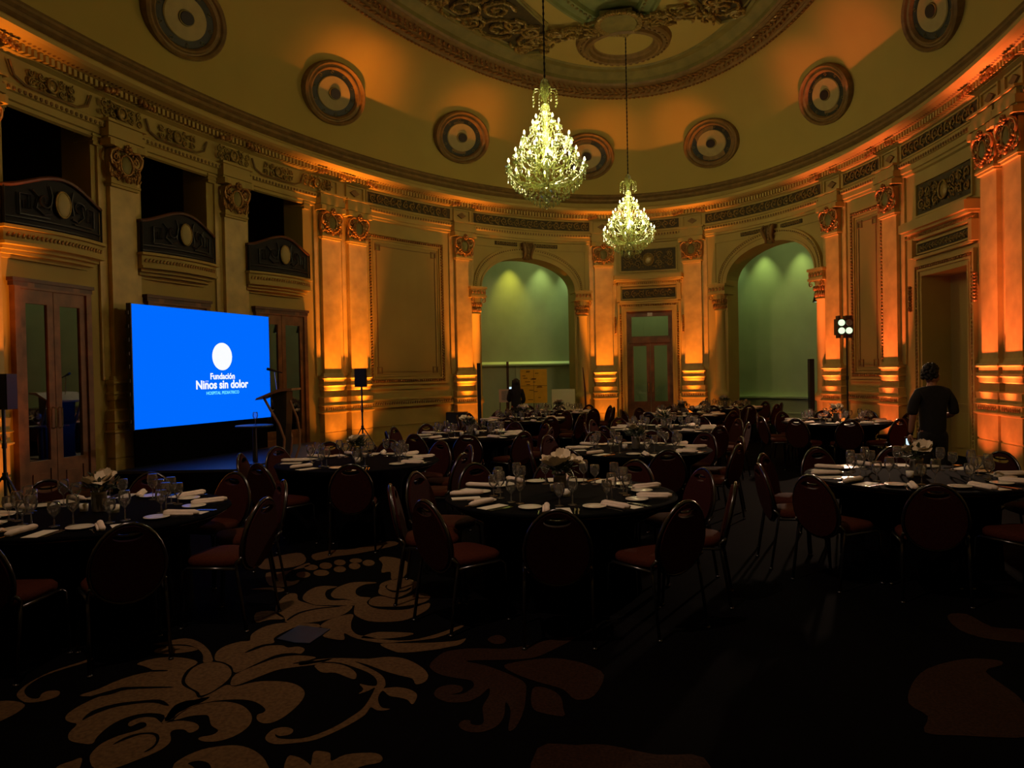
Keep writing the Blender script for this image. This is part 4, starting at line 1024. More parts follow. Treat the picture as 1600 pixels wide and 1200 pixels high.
for ti, (u, D, tn, angs) in enumerate(TABLES):
    c = loc2(xat(u, D), D); tcs.append(c); rnd = random.Random(100+ti); TZ = .75
    t = thing('round_table', 'round banquet table under black cloth, the '+tn, 'table', c, 0, 'round banquet tables')
    mb = MB(); mb.lathe([(0, .715), (.88, .715), (.88, .735), (0, .735)], 40); mb.build('tabletop', 'wood_dark', t)
    for k in range(4):
        a = pi/4+pi/2*k; mb = MB(); mb.tube([(.35*cos(a), .35*sin(a), .715), (.42*cos(a), .42*sin(a), 0)], .016, 6); mb.build('leg', 'chair_metal', t)
    # cloth pressed in where the chair seats push under the table
    n = 160; vs = []; fs = []; lev = [(.30, .7475), (.86, .7475), (.895, .745), (.903, .735), (.90, .66), (.90, .56), (.895, .45), (.90, .25), (.905, .012)]
    for j, (r, z) in enumerate(lev):
        for k in range(n):
            a = 2*pi*k/n; rr = r
            if z < .7:
                fold = .012*sin(a*26+ti)+.008*sin(a*41); rr += fold*(.74-z)/.6
                for g in angs:
                    dd = abs((math.degrees(a)-g+180) % 360-180); arc = radians(dd)*.75
                    if arc < .36: rr -= (.30*min(1, (.7-z)/.12))*(.5+.5*cos(pi*max(0, arc-.18)/.18) if arc > .18 else 1)
            vs.append((rr*cos(a), rr*sin(a), z))
    for j in range(len(lev)-1):
        for k in range(n): fs.append((j*n+k, (j+1)*n+k, (j+1)*n+(k+1) % n, j*n+(k+1) % n))
    fs.append(tuple(range(n)))
    mb = MB(); mb.add(vs, fs); cl = mb.build('tablecloth', 'black_cloth', None, True, c); tag(cl, 'floor-length black cloth draped over the '+tn, 'tablecloth', 'black tablecloths')
    TZ = .7485
    used = set(); hours = []
    order = sorted(angs, key=lambda g: clock(c+Vector((cos(radians(g)), sin(radians(g)), 0)), c))
    hl = []
    for g in order:
        h = clock(c+Vector((cos(radians(g)), sin(radians(g)), 0)), c); hr = int(round(h)) % 12
        hl.append(hr)
    # make the hours unique
    for i in range(len(hl)):
        while hl[i] in hl[:i]: hl[i] = (hl[i]+1) % 12
    hour = {g: (hl[i] if hl[i] else 12) for i, g in enumerate(order)}
    for g in angs:
        a = radians(g); dv = Vector((cos(a), sin(a), 0)); tv = Vector((-sin(a), cos(a), 0)); ho = WORDS[hour[g]]+" o'clock"
        where = 'at %s on the %s' % (ho, tn)
        jr = rnd.uniform(-.06, .06)
        p = c+dv*(1.01+rnd.uniform(-.02, .03)); chair(p, a+pi/2+jr, 'oval-backed dark red banquet chair at %s of the %s' % (ho, tn), 'banquet chairs')
        if (p-CAM).length < .1: pass
        ra = a-pi/2      # local +y points to the centre... napkins lie along the radius
        def put(me, nm, lab, cat, rad, side, grp, z=TZ, rot=0.):
            q = c+dv*rad+tv*side; o = link(nm, me, None, (q.x, q.y, z), ra+rot); tag(o, lab, cat, grp); return o
        put(CARD, 'menu_card', 'pale menu card lying '+where, 'menu', .735+rnd.uniform(-.01, .01), .03+rnd.uniform(-.015, .015), 'menu cards', rot=rnd.uniform(-.12, .12))
        put(NAP, 'napkin', 'rolled cream napkin '+where, 'napkin', .73+rnd.uniform(-.01, .01), -.075+rnd.uniform(-.01, .01), 'rolled napkins', z=TZ+.003, rot=rnd.uniform(-.15, .15))
        put(PLATE, 'bread_plate', 'small white bread plate '+where, 'plate', .62+rnd.uniform(-.01, .01), -.19+rnd.uniform(-.01, .01), 'bread plates')
        put(WINE, 'wine_glass', 'taller wine glass '+where, 'glass', .50+rnd.uniform(-.02, .02), .09+rnd.uniform(-.01, .01), 'wine glasses', rot=rnd.random())
        put(WATER, 'water_goblet', 'shorter water goblet '+where, 'glass', .53+rnd.uniform(-.02, .02), .0+rnd.uniform(-.01, .01), 'water goblets', rot=rnd.random())
        if ti < 5:
            put(FORK, 'fork', 'steel fork '+where, 'fork', .755, -.13, 'forks', rot=pi)
            put(KNIFE, 'knife', 'steel knife '+where, 'knife', .74, .115, 'knives', rot=pi)
            put(KNIFE, 'butter_knife', 'second steel knife, outermost, '+where, 'knife', .745, .14, 'knives', rot=pi)
    fl = thing('flower_arrangement', 'vase of white blossoms and greenery on the '+tn, 'flowers', (c.x, c.y, TZ), rnd.random()*6, 'table centrepieces')
    link('vase', VASE, fl); link('foliage', FOL[ti % 3], fl)
    fz = {0: [(-.07, .05, .26), (.0, -.03, .28), (.06, .04, .25), (.12, -.05, .24), (-.1, -.04, .24)]}.get(ti, [(.02, .05, .25), (.07, -.03, .24), (-.04, -.06, .22)])
    for k, q in enumerate(fz):
        o = link('blossom', FLOW[k % 3], fl); o.location = q; o.rotation_euler = (rnd.uniform(-.6, .6), rnd.uniform(-.6, .6), rnd.random()*6)
    # two tea lights beside the vase
    for k in range(2):
        q = c+Vector((cos(2.2+pi*k+ti), sin(2.2+pi*k+ti), 0))*.14; mb = MB(); mb.lathe([(0, 0), (.028, 0), (.032, .055), (.029, .055), (.026, .008), (0, .008)], 12)
        o = mb.build('candle_holder', 'china' if not (ti == 11 and k == 0) else 'amber', None, True, (q.x, q.y, TZ)); tag(o, ('first' if k == 0 else 'second')+' small white candle cup beside the flowers of the '+tn, 'candle holder', 'candle cups')
# ------------------------------------------------------------------ people
def skin_body(name, verts, edges, m, parent, sub=2, root=0):
    me = bpy.data.meshes.new(name); me.from_pydata([v[:3] for v in verts], edges, []); me.materials.append(MAT[m])
    o = bpy.data.objects.new(name, me); COL.objects.link(o); o.parent = parent
    md = o.modifiers.new('skin', 'SKIN'); md.use_smooth_shade = True
    sv = me.skin_vertices[0].data
    for i, v in enumerate(verts):
        r = v[3]; sv[i].radius = r if isinstance(r, tuple) else (r, r)
        sv[i].use_root = (i == root)
    sb = o.modifiers.new('sub', 'SUBSURF'); sb.levels = sub; sb.render_levels = sub
    return o
def hand(parent, wrist, direction, side, m='skin', curl=.5):
    """palm and five separate fingers, each its own skinned chain rooted in the palm"""
    d = Vector(direction).normalized(); x = Vector(side).normalized(); x = (x-d*x.dot(d)).normalized(); nrm = d.cross(x)
    w = Vector(wrist); V = [(*w, .024), (*(w+d*.05), (.036, .018)), (*(w+d*.085), (.038, .016))]; E_ = [(0, 1), (1, 2)]
    for k, (off, L) in enumerate(((-.030, .062), (-.010, .074), (.010, .070), (.029, .055))):
        b0 = w+d*.088+x*off; p1 = b0+d*L*.42+nrm*.006; p2 = p1+d*L*.30*cos(curl)+nrm*L*.3*sin(curl); p3 = p2+d*L*.28*cos(curl*1.8)+nrm*L*.28*sin(curl*1.8)
        i = len(V); V += [(*b0, .0095), (*p1, .009), (*p2, .0085), (*p3, .0075)]; E_ += [(2, i), (i, i+1), (i+1, i+2), (i+2, i+3)]
    b0 = w+d*.03-x*.03; p1 = b0+d*.035-x*.02+nrm*.01; p2 = p1+d*.03+nrm*.008; i = len(V); V += [(*b0, .013), (*p1, .0105), (*p2, .009)]; E_ += [(1, i), (i, i+1), (i+1, i+2)]
    return skin_body('hand', V, E_, m, parent, 1)
def head(parent, c, yaw, hair_long=False):
    """head facing local +y turned by yaw"""
    R = Matrix.Rotation(yaw, 3, 'Z'); c = Vector(c)
    b = MB()
    prof = []
    n, m = 20, 14; vs = []; fs = []
    for i in range(m+1):
        th = pi*i/m; z = .118*cos(th)
        for k in range(n):
            a = 2*pi*k/n; x = .076*sin(th)*cos(a); y = .094*sin(th)*sin(a)
            if z < 0: x *= 1+z*2.2; y = y*(1+z*1.1)+(-z)*.12*(1 if sin(a) > 0 else 0)
            vs.append(c+R @ Vector((x, y, z)))
    for i in range(m):
        for k in range(n): fs.append((i*n+k, (i+1)*n+k, (i+1)*n+(k+1) % n, i*n+(k+1) % n))
    b.add(vs, fs)
    b.add([c+R @ Vector(p) for p in [(-.014, .088, .0), (.014, .088, 0), (0, .088, .035), (0, .118, -.012), (-.017, .095, -.022), (.017, .095, -.022)]],
          [(2, 0, 3), (2, 3, 1), (0, 4, 3), (1, 3, 5), (4, 5, 3)])
    for sx in (-1, 1): b.ell(c+R @ Vector((sx*.078, -.005, -.005)), (.010, .020, .032), 8, 6, R)
    h = b.build('head', 'skin', parent, True)
    e = MB()
    for sx in (-1, 1): e.ell(c+R @ Vector((sx*.031, .083, .012)), (.012, .008, .008), 8, 6, R)
    e.build('eyes', 'card', h, True)
    l = MB(); l.ell(c+R @ Vector((0, .094, -.052)), (.024, .008, .008), 8, 4, R); l.build('mouth', 'wood_dark', h, True)
    r_ = random.Random(5); q = MB()
    if not hair_long:
        q.ell(c+R @ Vector((0, -.018, .026)), (.083, .098, .098), 16, 10, R)
        for k in range(170):
            a = r_.random()*6.283; z = r_.uniform(-.045, .13); rr = sqrt(max(0., 1-(max(z, 0)/.135)**2))
            y = sin(a)*.098*rr-.02
            if y > .03 and z < .07: continue
            q.ell(c+R @ Vector((cos(a)*.080*rr, y*.98, .012+z*1.0)), (.026, .024, .022), 5, 3, Matrix.Rotation(r_.random()*3, 3, 'Y'))
    else:
        q.ell(c+R @ Vector((0, -.014, .022)), (.092, .108, .108), 16, 10, R)
        prof = [(.09, .08), (.098, .0), (.105, -.10), (.12, -.22), (.125, -.34), (.10, -.42), (.03, -.47)]
        n = 18; vs = []
        for r, z in prof:
            for k in range(n): a = pi+pi*k/(n-1)+0; vs.append(c+R @ Vector((r*cos(a)*1.05, r*sin(a)*.75+.0, z)))
        q.add(vs, [(i*n+k, i*n+k+1, (i+1)*n+k+1, (i+1)*n+k) for i in range(len(prof)-1) for k in range(n-1)])
        for k in range(26):
            a = pi+pi*k/25; q.tube([c+R @ Vector((r*cos(a)*1.05, r*sin(a)*.78, z)) for r, z in prof], .010, 4)
    q.build('hair', 'hair', h, True)
    return h
mp = loc2(xat(1457, 9.0), 9.0)
man = thing('person', 'man in dark short-sleeved shirt standing with back turned, head to one side', 'person', mp, _th)
# local axes: x to the man's right, y forward (away from the entrance)
head(man, (0.01, .03, 1.568), -1.3)
skin_body('body', [(0, 0, .93, .12), (0, 0, 1.1, .10), (0, .01, 1.28, .10), (0, .01, 1.42, .06), (0.0, .02, 1.47, .052), (0.005, .03, 1.53, .05),
    (-.19, 0, 1.33, .05), (-.24, 0, 1.10, .044), (-.245, .03, .98, .036), (-.245, .06, .86, .026),
    (.19, .0, 1.33, .05), (.25, -.01, 1.10, .044), (.235, .14, 1.06, .036), (.16, .28, 1.10, .026),
    (-.09, 0, .86, .08), (-.10, .01, .5, .055), (-.105, 0, .10, .04), (.09, 0, .86, .08), (.10, .02, .5, .055), (.11, 0, .10, .04)],
    [(0, 1), (1, 2), (2, 3), (3, 4), (4, 5), (2, 6), (6, 7), (7, 8), (8, 9), (2, 10), (10, 11), (11, 12), (12, 13), (0, 14), (14, 15), (15, 16), (0, 17), (17, 18), (18, 19)], 'skin', man)
skin_body('shirt', [(0, 0, .76, (.165, .13)), (0, 0, 1.0, (.165, .125)), (0, .005, 1.20, (.175, .125)), (0, .0, 1.33, (.15, .105)), (0, .01, 1.45, (.07, .07)),
    (-.165, 0, 1.355, .072), (-.235, 0, 1.23, .066), (-.252, 0, 1.08, .064), (.165, 0, 1.355, .072), (.240, -.005, 1.23, .066), (.258, -.01, 1.08, .064)],
    [(0, 1), (1, 2), (2, 3), (3, 4), (3, 5), (5, 6), (6, 7), (3, 8), (8, 9), (9, 10)], 'shirt', man)
skin_body('trousers', [(0, 0, .95, (.15, .11)), (0, 0, .86, (.155, .12)), (-.09, 0, .78, .10), (-.10, .01, .48, .078), (-.105, 0, .09, .06), (.09, 0, .78, .10), (.10, .02, .48, .078), (.11, 0, .09, .06)],
    [(0, 1), (1, 2), (2, 3), (3, 4), (1, 5), (5, 6), (6, 7)], 'trouser', man)
for sx in (-1, 1):
    mb = MB(); mb.ell((sx*.108, .05, .045), (.048, .14, .045), 12, 8); mb.build('shoe', 'black_plastic', man, True)
hand(man, (-.245, .065, .85), (0, .12, -1), (0, 1, 0)); hand(man, (.155, .285, 1.10), (-1, .35, .1), (0, .2, 1))
hp = Matrix.Rotation(_th, 3, 'Z') @ Vector((-.245, .13, .74)); ph = thing('phone', 'small lit phone held low by the man in the dark shirt', 'phone', mp+hp, _th)
mb = MB(); mb.box(-.034, .034, -.004, .004, -.07, .07); mb.build('phone_case', 'black_plastic', ph)
mb = MB(); mb.box(-.02, .02, -.006, -.0045, -.03, .05); mb.build('phone_screen', 'phone', ph)
wp = loc2(xat(806, 18.9), 18.9)
wom = thing('person', 'woman with long black hair in dark clothes standing near the easel', 'person', wp, _th)
head(wom, (0, .01, 1.44), .35, True)
skin_body('body', [(0, 0, .86, .10), (0, 0, 1.02, .085), (0, 0, 1.18, .09), (0, 0, 1.28, .05), (0, .0, 1.33, .042), (0, .01, 1.40, .04),
    (-.16, 0, 1.25, .045), (-.19, .0, 1.02, .036), (-.16, .16, .98, .030), (-.10, .28, 1.12, .024), (.16, 0, 1.25, .045), (.19, 0, 1.0, .036), (.17, .14, .93, .030), (.08, .27, 1.0, .024),
    (-.08, 0, .8, .07), (-.085, 0, .45, .05), (-.09, 0, .09, .036), (.08, 0, .8, .07), (.085, 0, .45, .05), (.09, 0, .09, .036)],
    [(0, 1), (1, 2), (2, 3), (3, 4), (4, 5), (2, 6), (6, 7), (7, 8), (8, 9), (2, 10), (10, 11), (11, 12), (12, 13), (0, 14), (14, 15), (15, 16), (0, 17), (17, 18), (18, 19)], 'skin', wom)
skin_body('jacket', [(0, 0, .76, (.16, .12)), (0, 0, .98, (.135, .10)), (0, 0, 1.14, (.14, .105)), (0, 0, 1.24, (.12, .09)), (0, 0, 1.31, (.055, .055)),
    (-.15, 0, 1.245, .062), (-.20, .0, 1.03, .056), (-.17, .15, .98, .046), (-.12, .25, 1.08, .036), (.15, 0, 1.245, .062), (.20, 0, 1.01, .056), (.18, .13, .94, .046), (.11, .24, .98, .036)],
    [(0, 1), (1, 2), (2, 3), (3, 4), (3, 5), (5, 6), (6, 7), (7, 8), (3, 9), (9, 10), (10, 11), (11, 12)], 'shirt', wom)
skin_body('trousers', [(0, 0, .88, (.13, .10)), (0, 0, .8, (.145, .11)), (-.08, 0, .72, .088), (-.085, 0, .45, .07), (-.09, 0, .08, .055), (.08, 0, .72, .088), (.085, 0, .45, .07), (.09, 0, .08, .055)],
    [(0, 1), (1, 2), (2, 3), (3, 4), (1, 5), (5, 6), (6, 7)], 'trouser', wom)
for sx in (-1, 1):
    mb = MB(); mb.ell((sx*.092, .04, .04), (.042, .12, .04), 12, 8); mb.build('shoe', 'black_plastic', wom, True)
hand(wom, (-.10, .28, 1.12), (.1, .2, 1), (1, 0, 0)); hand(wom, (.08, .27, 1.0), (-1, .3, .2), (0, .2, 1))
q = Matrix.Rotation(_th, 3, 'Z') @ Vector((-.14, .30, 1.27)); ph = thing('phone', 'bright phone screen held up by the long-haired woman', 'phone', wp+q, _th)
mb = MB(); mb.box(-.036, .036, 0, .008, -.075, .075); mb.build('phone_case', 'black_plastic', ph)
mb = MB(); mb.box(-.033, .033, -.002, 0, -.07, .07); mb.build('phone_screen', 'phone', ph)
# ------------------------------------------------------------------ equipment
def tripod_speaker(p, label, rz, zc=1.67, h=.36):
    t = thing('speaker', label, 'speaker', p, rz)
    mb = MB(); mb.prism([(-.115, -.10), (.115, -.10), (.09, .10), (-.09, .10)], zc-h/2, zc+h/2, 'xy'); cab = mb.build('cabinet', 'black_plastic', t)
    mb = MB(); mb.box(-.10, .10, -.108, -.10, zc-h/2+.015, zc+h/2-.015); mb.build('grille', 'grille', cab)
    mb = MB(); mb.tube([(0, 0, .35), (0, 0, zc-h/2)], .017, 8); mb.tube([(0, 0, .66), (0, 0, .74)], .028, 8); mb.tube([(0, 0, 1.0), (0, 0, 1.06)], .024, 8); mb.build('pole', 'black_plastic', t)
    for k in range(3):
        a = pi/2+2*pi*k/3+.3; mb = MB(); mb.tube([(.02*cos(a), .02*sin(a), .70), (.48*cos(a), .48*sin(a), .012)], .012, 6); mb.tube([(.0, 0, .36), (.24*cos(a), .24*sin(a), .37)], .008, 5); mb.build('leg', 'black_plastic', t)
    return t
tripod_speaker(loc2(xat(565, 14.3), 14.3), 'black speaker on tripod stand before the twin orange pilasters', _th)
tripod_speaker(loc2(xat(4, 7.9), 7.9), 'black speaker on tripod stand beside the uncovered glazed doors', _th, 1.61, .38)
def column_speaker(p, top, label):
    t = thing('column_speaker', label, 'speaker', p, _th)
    mb = MB(); mb.box(-.045, .045, -.05, .05, .36, top); mb.build('column', 'grille', t)
    mb = MB(); mb.box(-.17, .17, -.19, .19, 0, .36); mb.build('bass_box', 'black_plastic', t)
    return t
column_speaker(loc2(xat(748.5, 18.6), 18.6), 1.97, 'tall thin black column speaker at the edge of the first arch')
column_speaker(loc2(xat(1267.5, 14.2), 14.2), 1.86, 'tall thin black column speaker in front of the second arch')
lp = loc2(xat(1324, 14.0), 14.0); t = thing('light_stand', 'black stand carrying a block of four stage lamps', 'stage light', lp, _th)
mb = MB(); mb.tube([(0, 0, .3), (0, 0, 2.38)], .016, 8); mb.tube([(0, 0, 1.45), (0, 0, 1.52)], .026, 8); mb.tube([(0, 0, .72), (0, 0, .8)], .03, 8); mb.build('pole', 'black_plastic', t)
for k in range(3):
    a = .5+2*pi*k/3; mb = MB(); mb.tube([(0, 0, .76), (.34*cos(a), .34*sin(a), .012)], .012, 6); mb.build('leg', 'black_plastic', t)
mb = MB(); mb.box(-.24, .05, -.16, .0, 2.30, 2.60); mb.box(.05, .09, -.06, .02, 2.34, 2.56)
for x in (-.2, -.06, .02):
    for z in (2.27, 2.63): mb.box(x-.02, x+.02, -.15, -.03, z-.03, z+.03)
head_o = mb.build('lamp_block', 'black_plastic', t)
for i, (x, z) in enumerate(((-.17, 2.525), (-.03, 2.525), (-.17, 2.375), (-.03, 2.375))):
    mb = MB(); mb.lathe([(.06, 0), (.06, .02), (.045, .012), (0, .008)], 14, (0, 0, 0)); mb.xf(lambda p: (p[0]+x, -.16-p[2], p[1]+z)); mb.build('lamp_lens', 'lamp_white' if i != 1 else 'grey_print', head_o)
spot('stage_lamp_beam', lp+Vector((0, 0, 2.45))-fd*.25, loc2(-.6, 5.2, .6), 480, (1, .66, .44), 105, .8, .08)
# added spot without a seen fixture, high over the entrance end, brightens the tableware
spot('added_table_spot', (.2, -7.6, 7.6), (1.1, -2.6, 0), 560, (1, .66, .44), 88, 1., .10)
# posters, boards, easel
def board(p, w_, z0, z1, m, name, label, cat, tilt=0., legs=True, th=.02):
    t = thing(name, label, cat, p, _th)
    mb = MB(); mb.box(-w_/2, w_/2, 0, th, z0, z1); mb.build('sheet', m, t)
    if legs:
        for sx in (-1, 1): mb = MB(); mb.tube([(sx*w_*.42, .03, z1*.98), (sx*w_*.46, .02, 0)], .012, 6); mb.build('leg', 'wood_dark', t)
        mb = MB(); mb.tube([(0, .03, z1*.95), (0, .35, 0)], .012, 6); mb.build('leg', 'wood_dark', t)
    return t
gp = loc2(xat(834, 20.4), 20.4)
yb = board(gp, .74, .86, 1.80, 'yellow_board', 'poster_board', 'yellow poster board with dark handwriting standing inside the first arch', 'poster')
mb = MB(); mb.box(-.37, .37, -.004, 0, 1.335, 1.345); mb.box(-.004, .004, -.004, 0, .88, 1.78); rr = random.Random(3)
for k in range(16):
    x = rr.uniform(-.32, .18); z = rr.uniform(.92, 1.74); mb.box(x, x+rr.uniform(.06, .16), -.004, 0, z, z+.018)
mb.build('handwriting', 'ink', yb)
board(loc2(xat(880, 20.9), 20.9), .66, .45, 1.22, 'pale_board', 'whiteboard', 'low pale board standing beside the yellow poster board', 'board')
eb_ = board(loc2(xat(791, 19.6), 19.6), .40, .93, 1.28, 'pink_board', 'easel', 'small framed picture on a dark-legged easel next to the woman', 'easel')
mb = MB(); mb.box(-.13, .11, -.006, 0, .98, 1.23); mb.build('print', 'grey_print', eb_)
for (u, D, zt, lb) in ((793.5, 21.2, 2.03, 'slim brown wooden post standing inside the first arch'), ):
    p = loc2(xat(u, D), D); mb = MB(); mb.box(-.035, .035, -.035, .035, .03, zt); t = thing('post', lb, 'post', p, _th); mb.build('shaft', 'wood_dark', t); mb = MB(); mb.box(-.15, .15, -.15, .15, 0, .03); mb.build('base_plate', 'wood_dark', t)
p = loc2(xat(914, 19.9), 19.9); t = thing('pole', 'thin brown pole leaning in front of the pale column beside the door bay', 'pole', p, _th)
mb = MB(); mb.tube([(.03, 0, .03), (.0, 0, 1.25), (-.05, .0, 1.82)], [.032, .026, .012], 8); mb.build('shaft', 'wood_dark', t); mb = MB(); mb.lathe([(.14, 0), (.14, .03), (.04, .04)], 14, (.03, 0, 0)); mb.build('base_plate', 'iron', t)
# equipment cases by the first arch
p = loc2(xat(712, 16.6), 16.6); t = thing('equipment_case', 'dark brown equipment trunk on the floor by the first arch pilaster', 'case', p, _th)
mb = MB(); mb.box(-.34, .34, -.22, .22, 0, .55); mb.build('body', 'wood_dark', t); mb = MB(); mb.box(-.35, .35, -.23, .23, .40, .43); mb.build('band', 'iron', t)
t = thing('amplifier', 'black amplifier box sitting on top of the brown trunk', 'amplifier', p+Vector((0, 0, .55)), _th)
mb = MB(); mb.box(-.22, .25, -.18, .18, 0, .30); mb.build('body', 'black_plastic', t); mb = MB(); mb.box(-.2, .23, -.186, -.18, .04, .26); mb.build('front_grille', 'grille', t)
# pendant lamp in the second arch
p = at(1279, 472, 19.2); t = thing('pendant_lamp', 'black cone pendant lamp with lit underside hanging in the second arch', 'lamp', p)
mb = MB(); mb.lathe([(.02, .42), (.05, .40), (.15, .0), (.145, 0), (.04, .38)], 20); mb.build('shade', 'black_plastic', t, True)
mb = MB(); mb.lathe([(.13, .012), (0, .014)], 20); mb.build('diffuser', 'lamp_white', t); mb = MB(); mb.tube([(0, 0, .42), (0, 0, 5.9-p.z)], .006, 5); mb.build('cord', 'iron', t)
# blue sheet on the carpet
p = floor_at(470, 992); mb = MB(); q = [floor_at(u, v) for u, v in ((433, 1000), (467, 979), (516, 985), (484, 1007), (460, 1006))]; o = MB(); o.prism([(a.x, a.y) for a in q], .006, .010, 'xy')
tag(o.build('paper_sheet', 'blue_sheet'), 'dark blue sheet of paper dropped on the patterned carpet', 'paper')
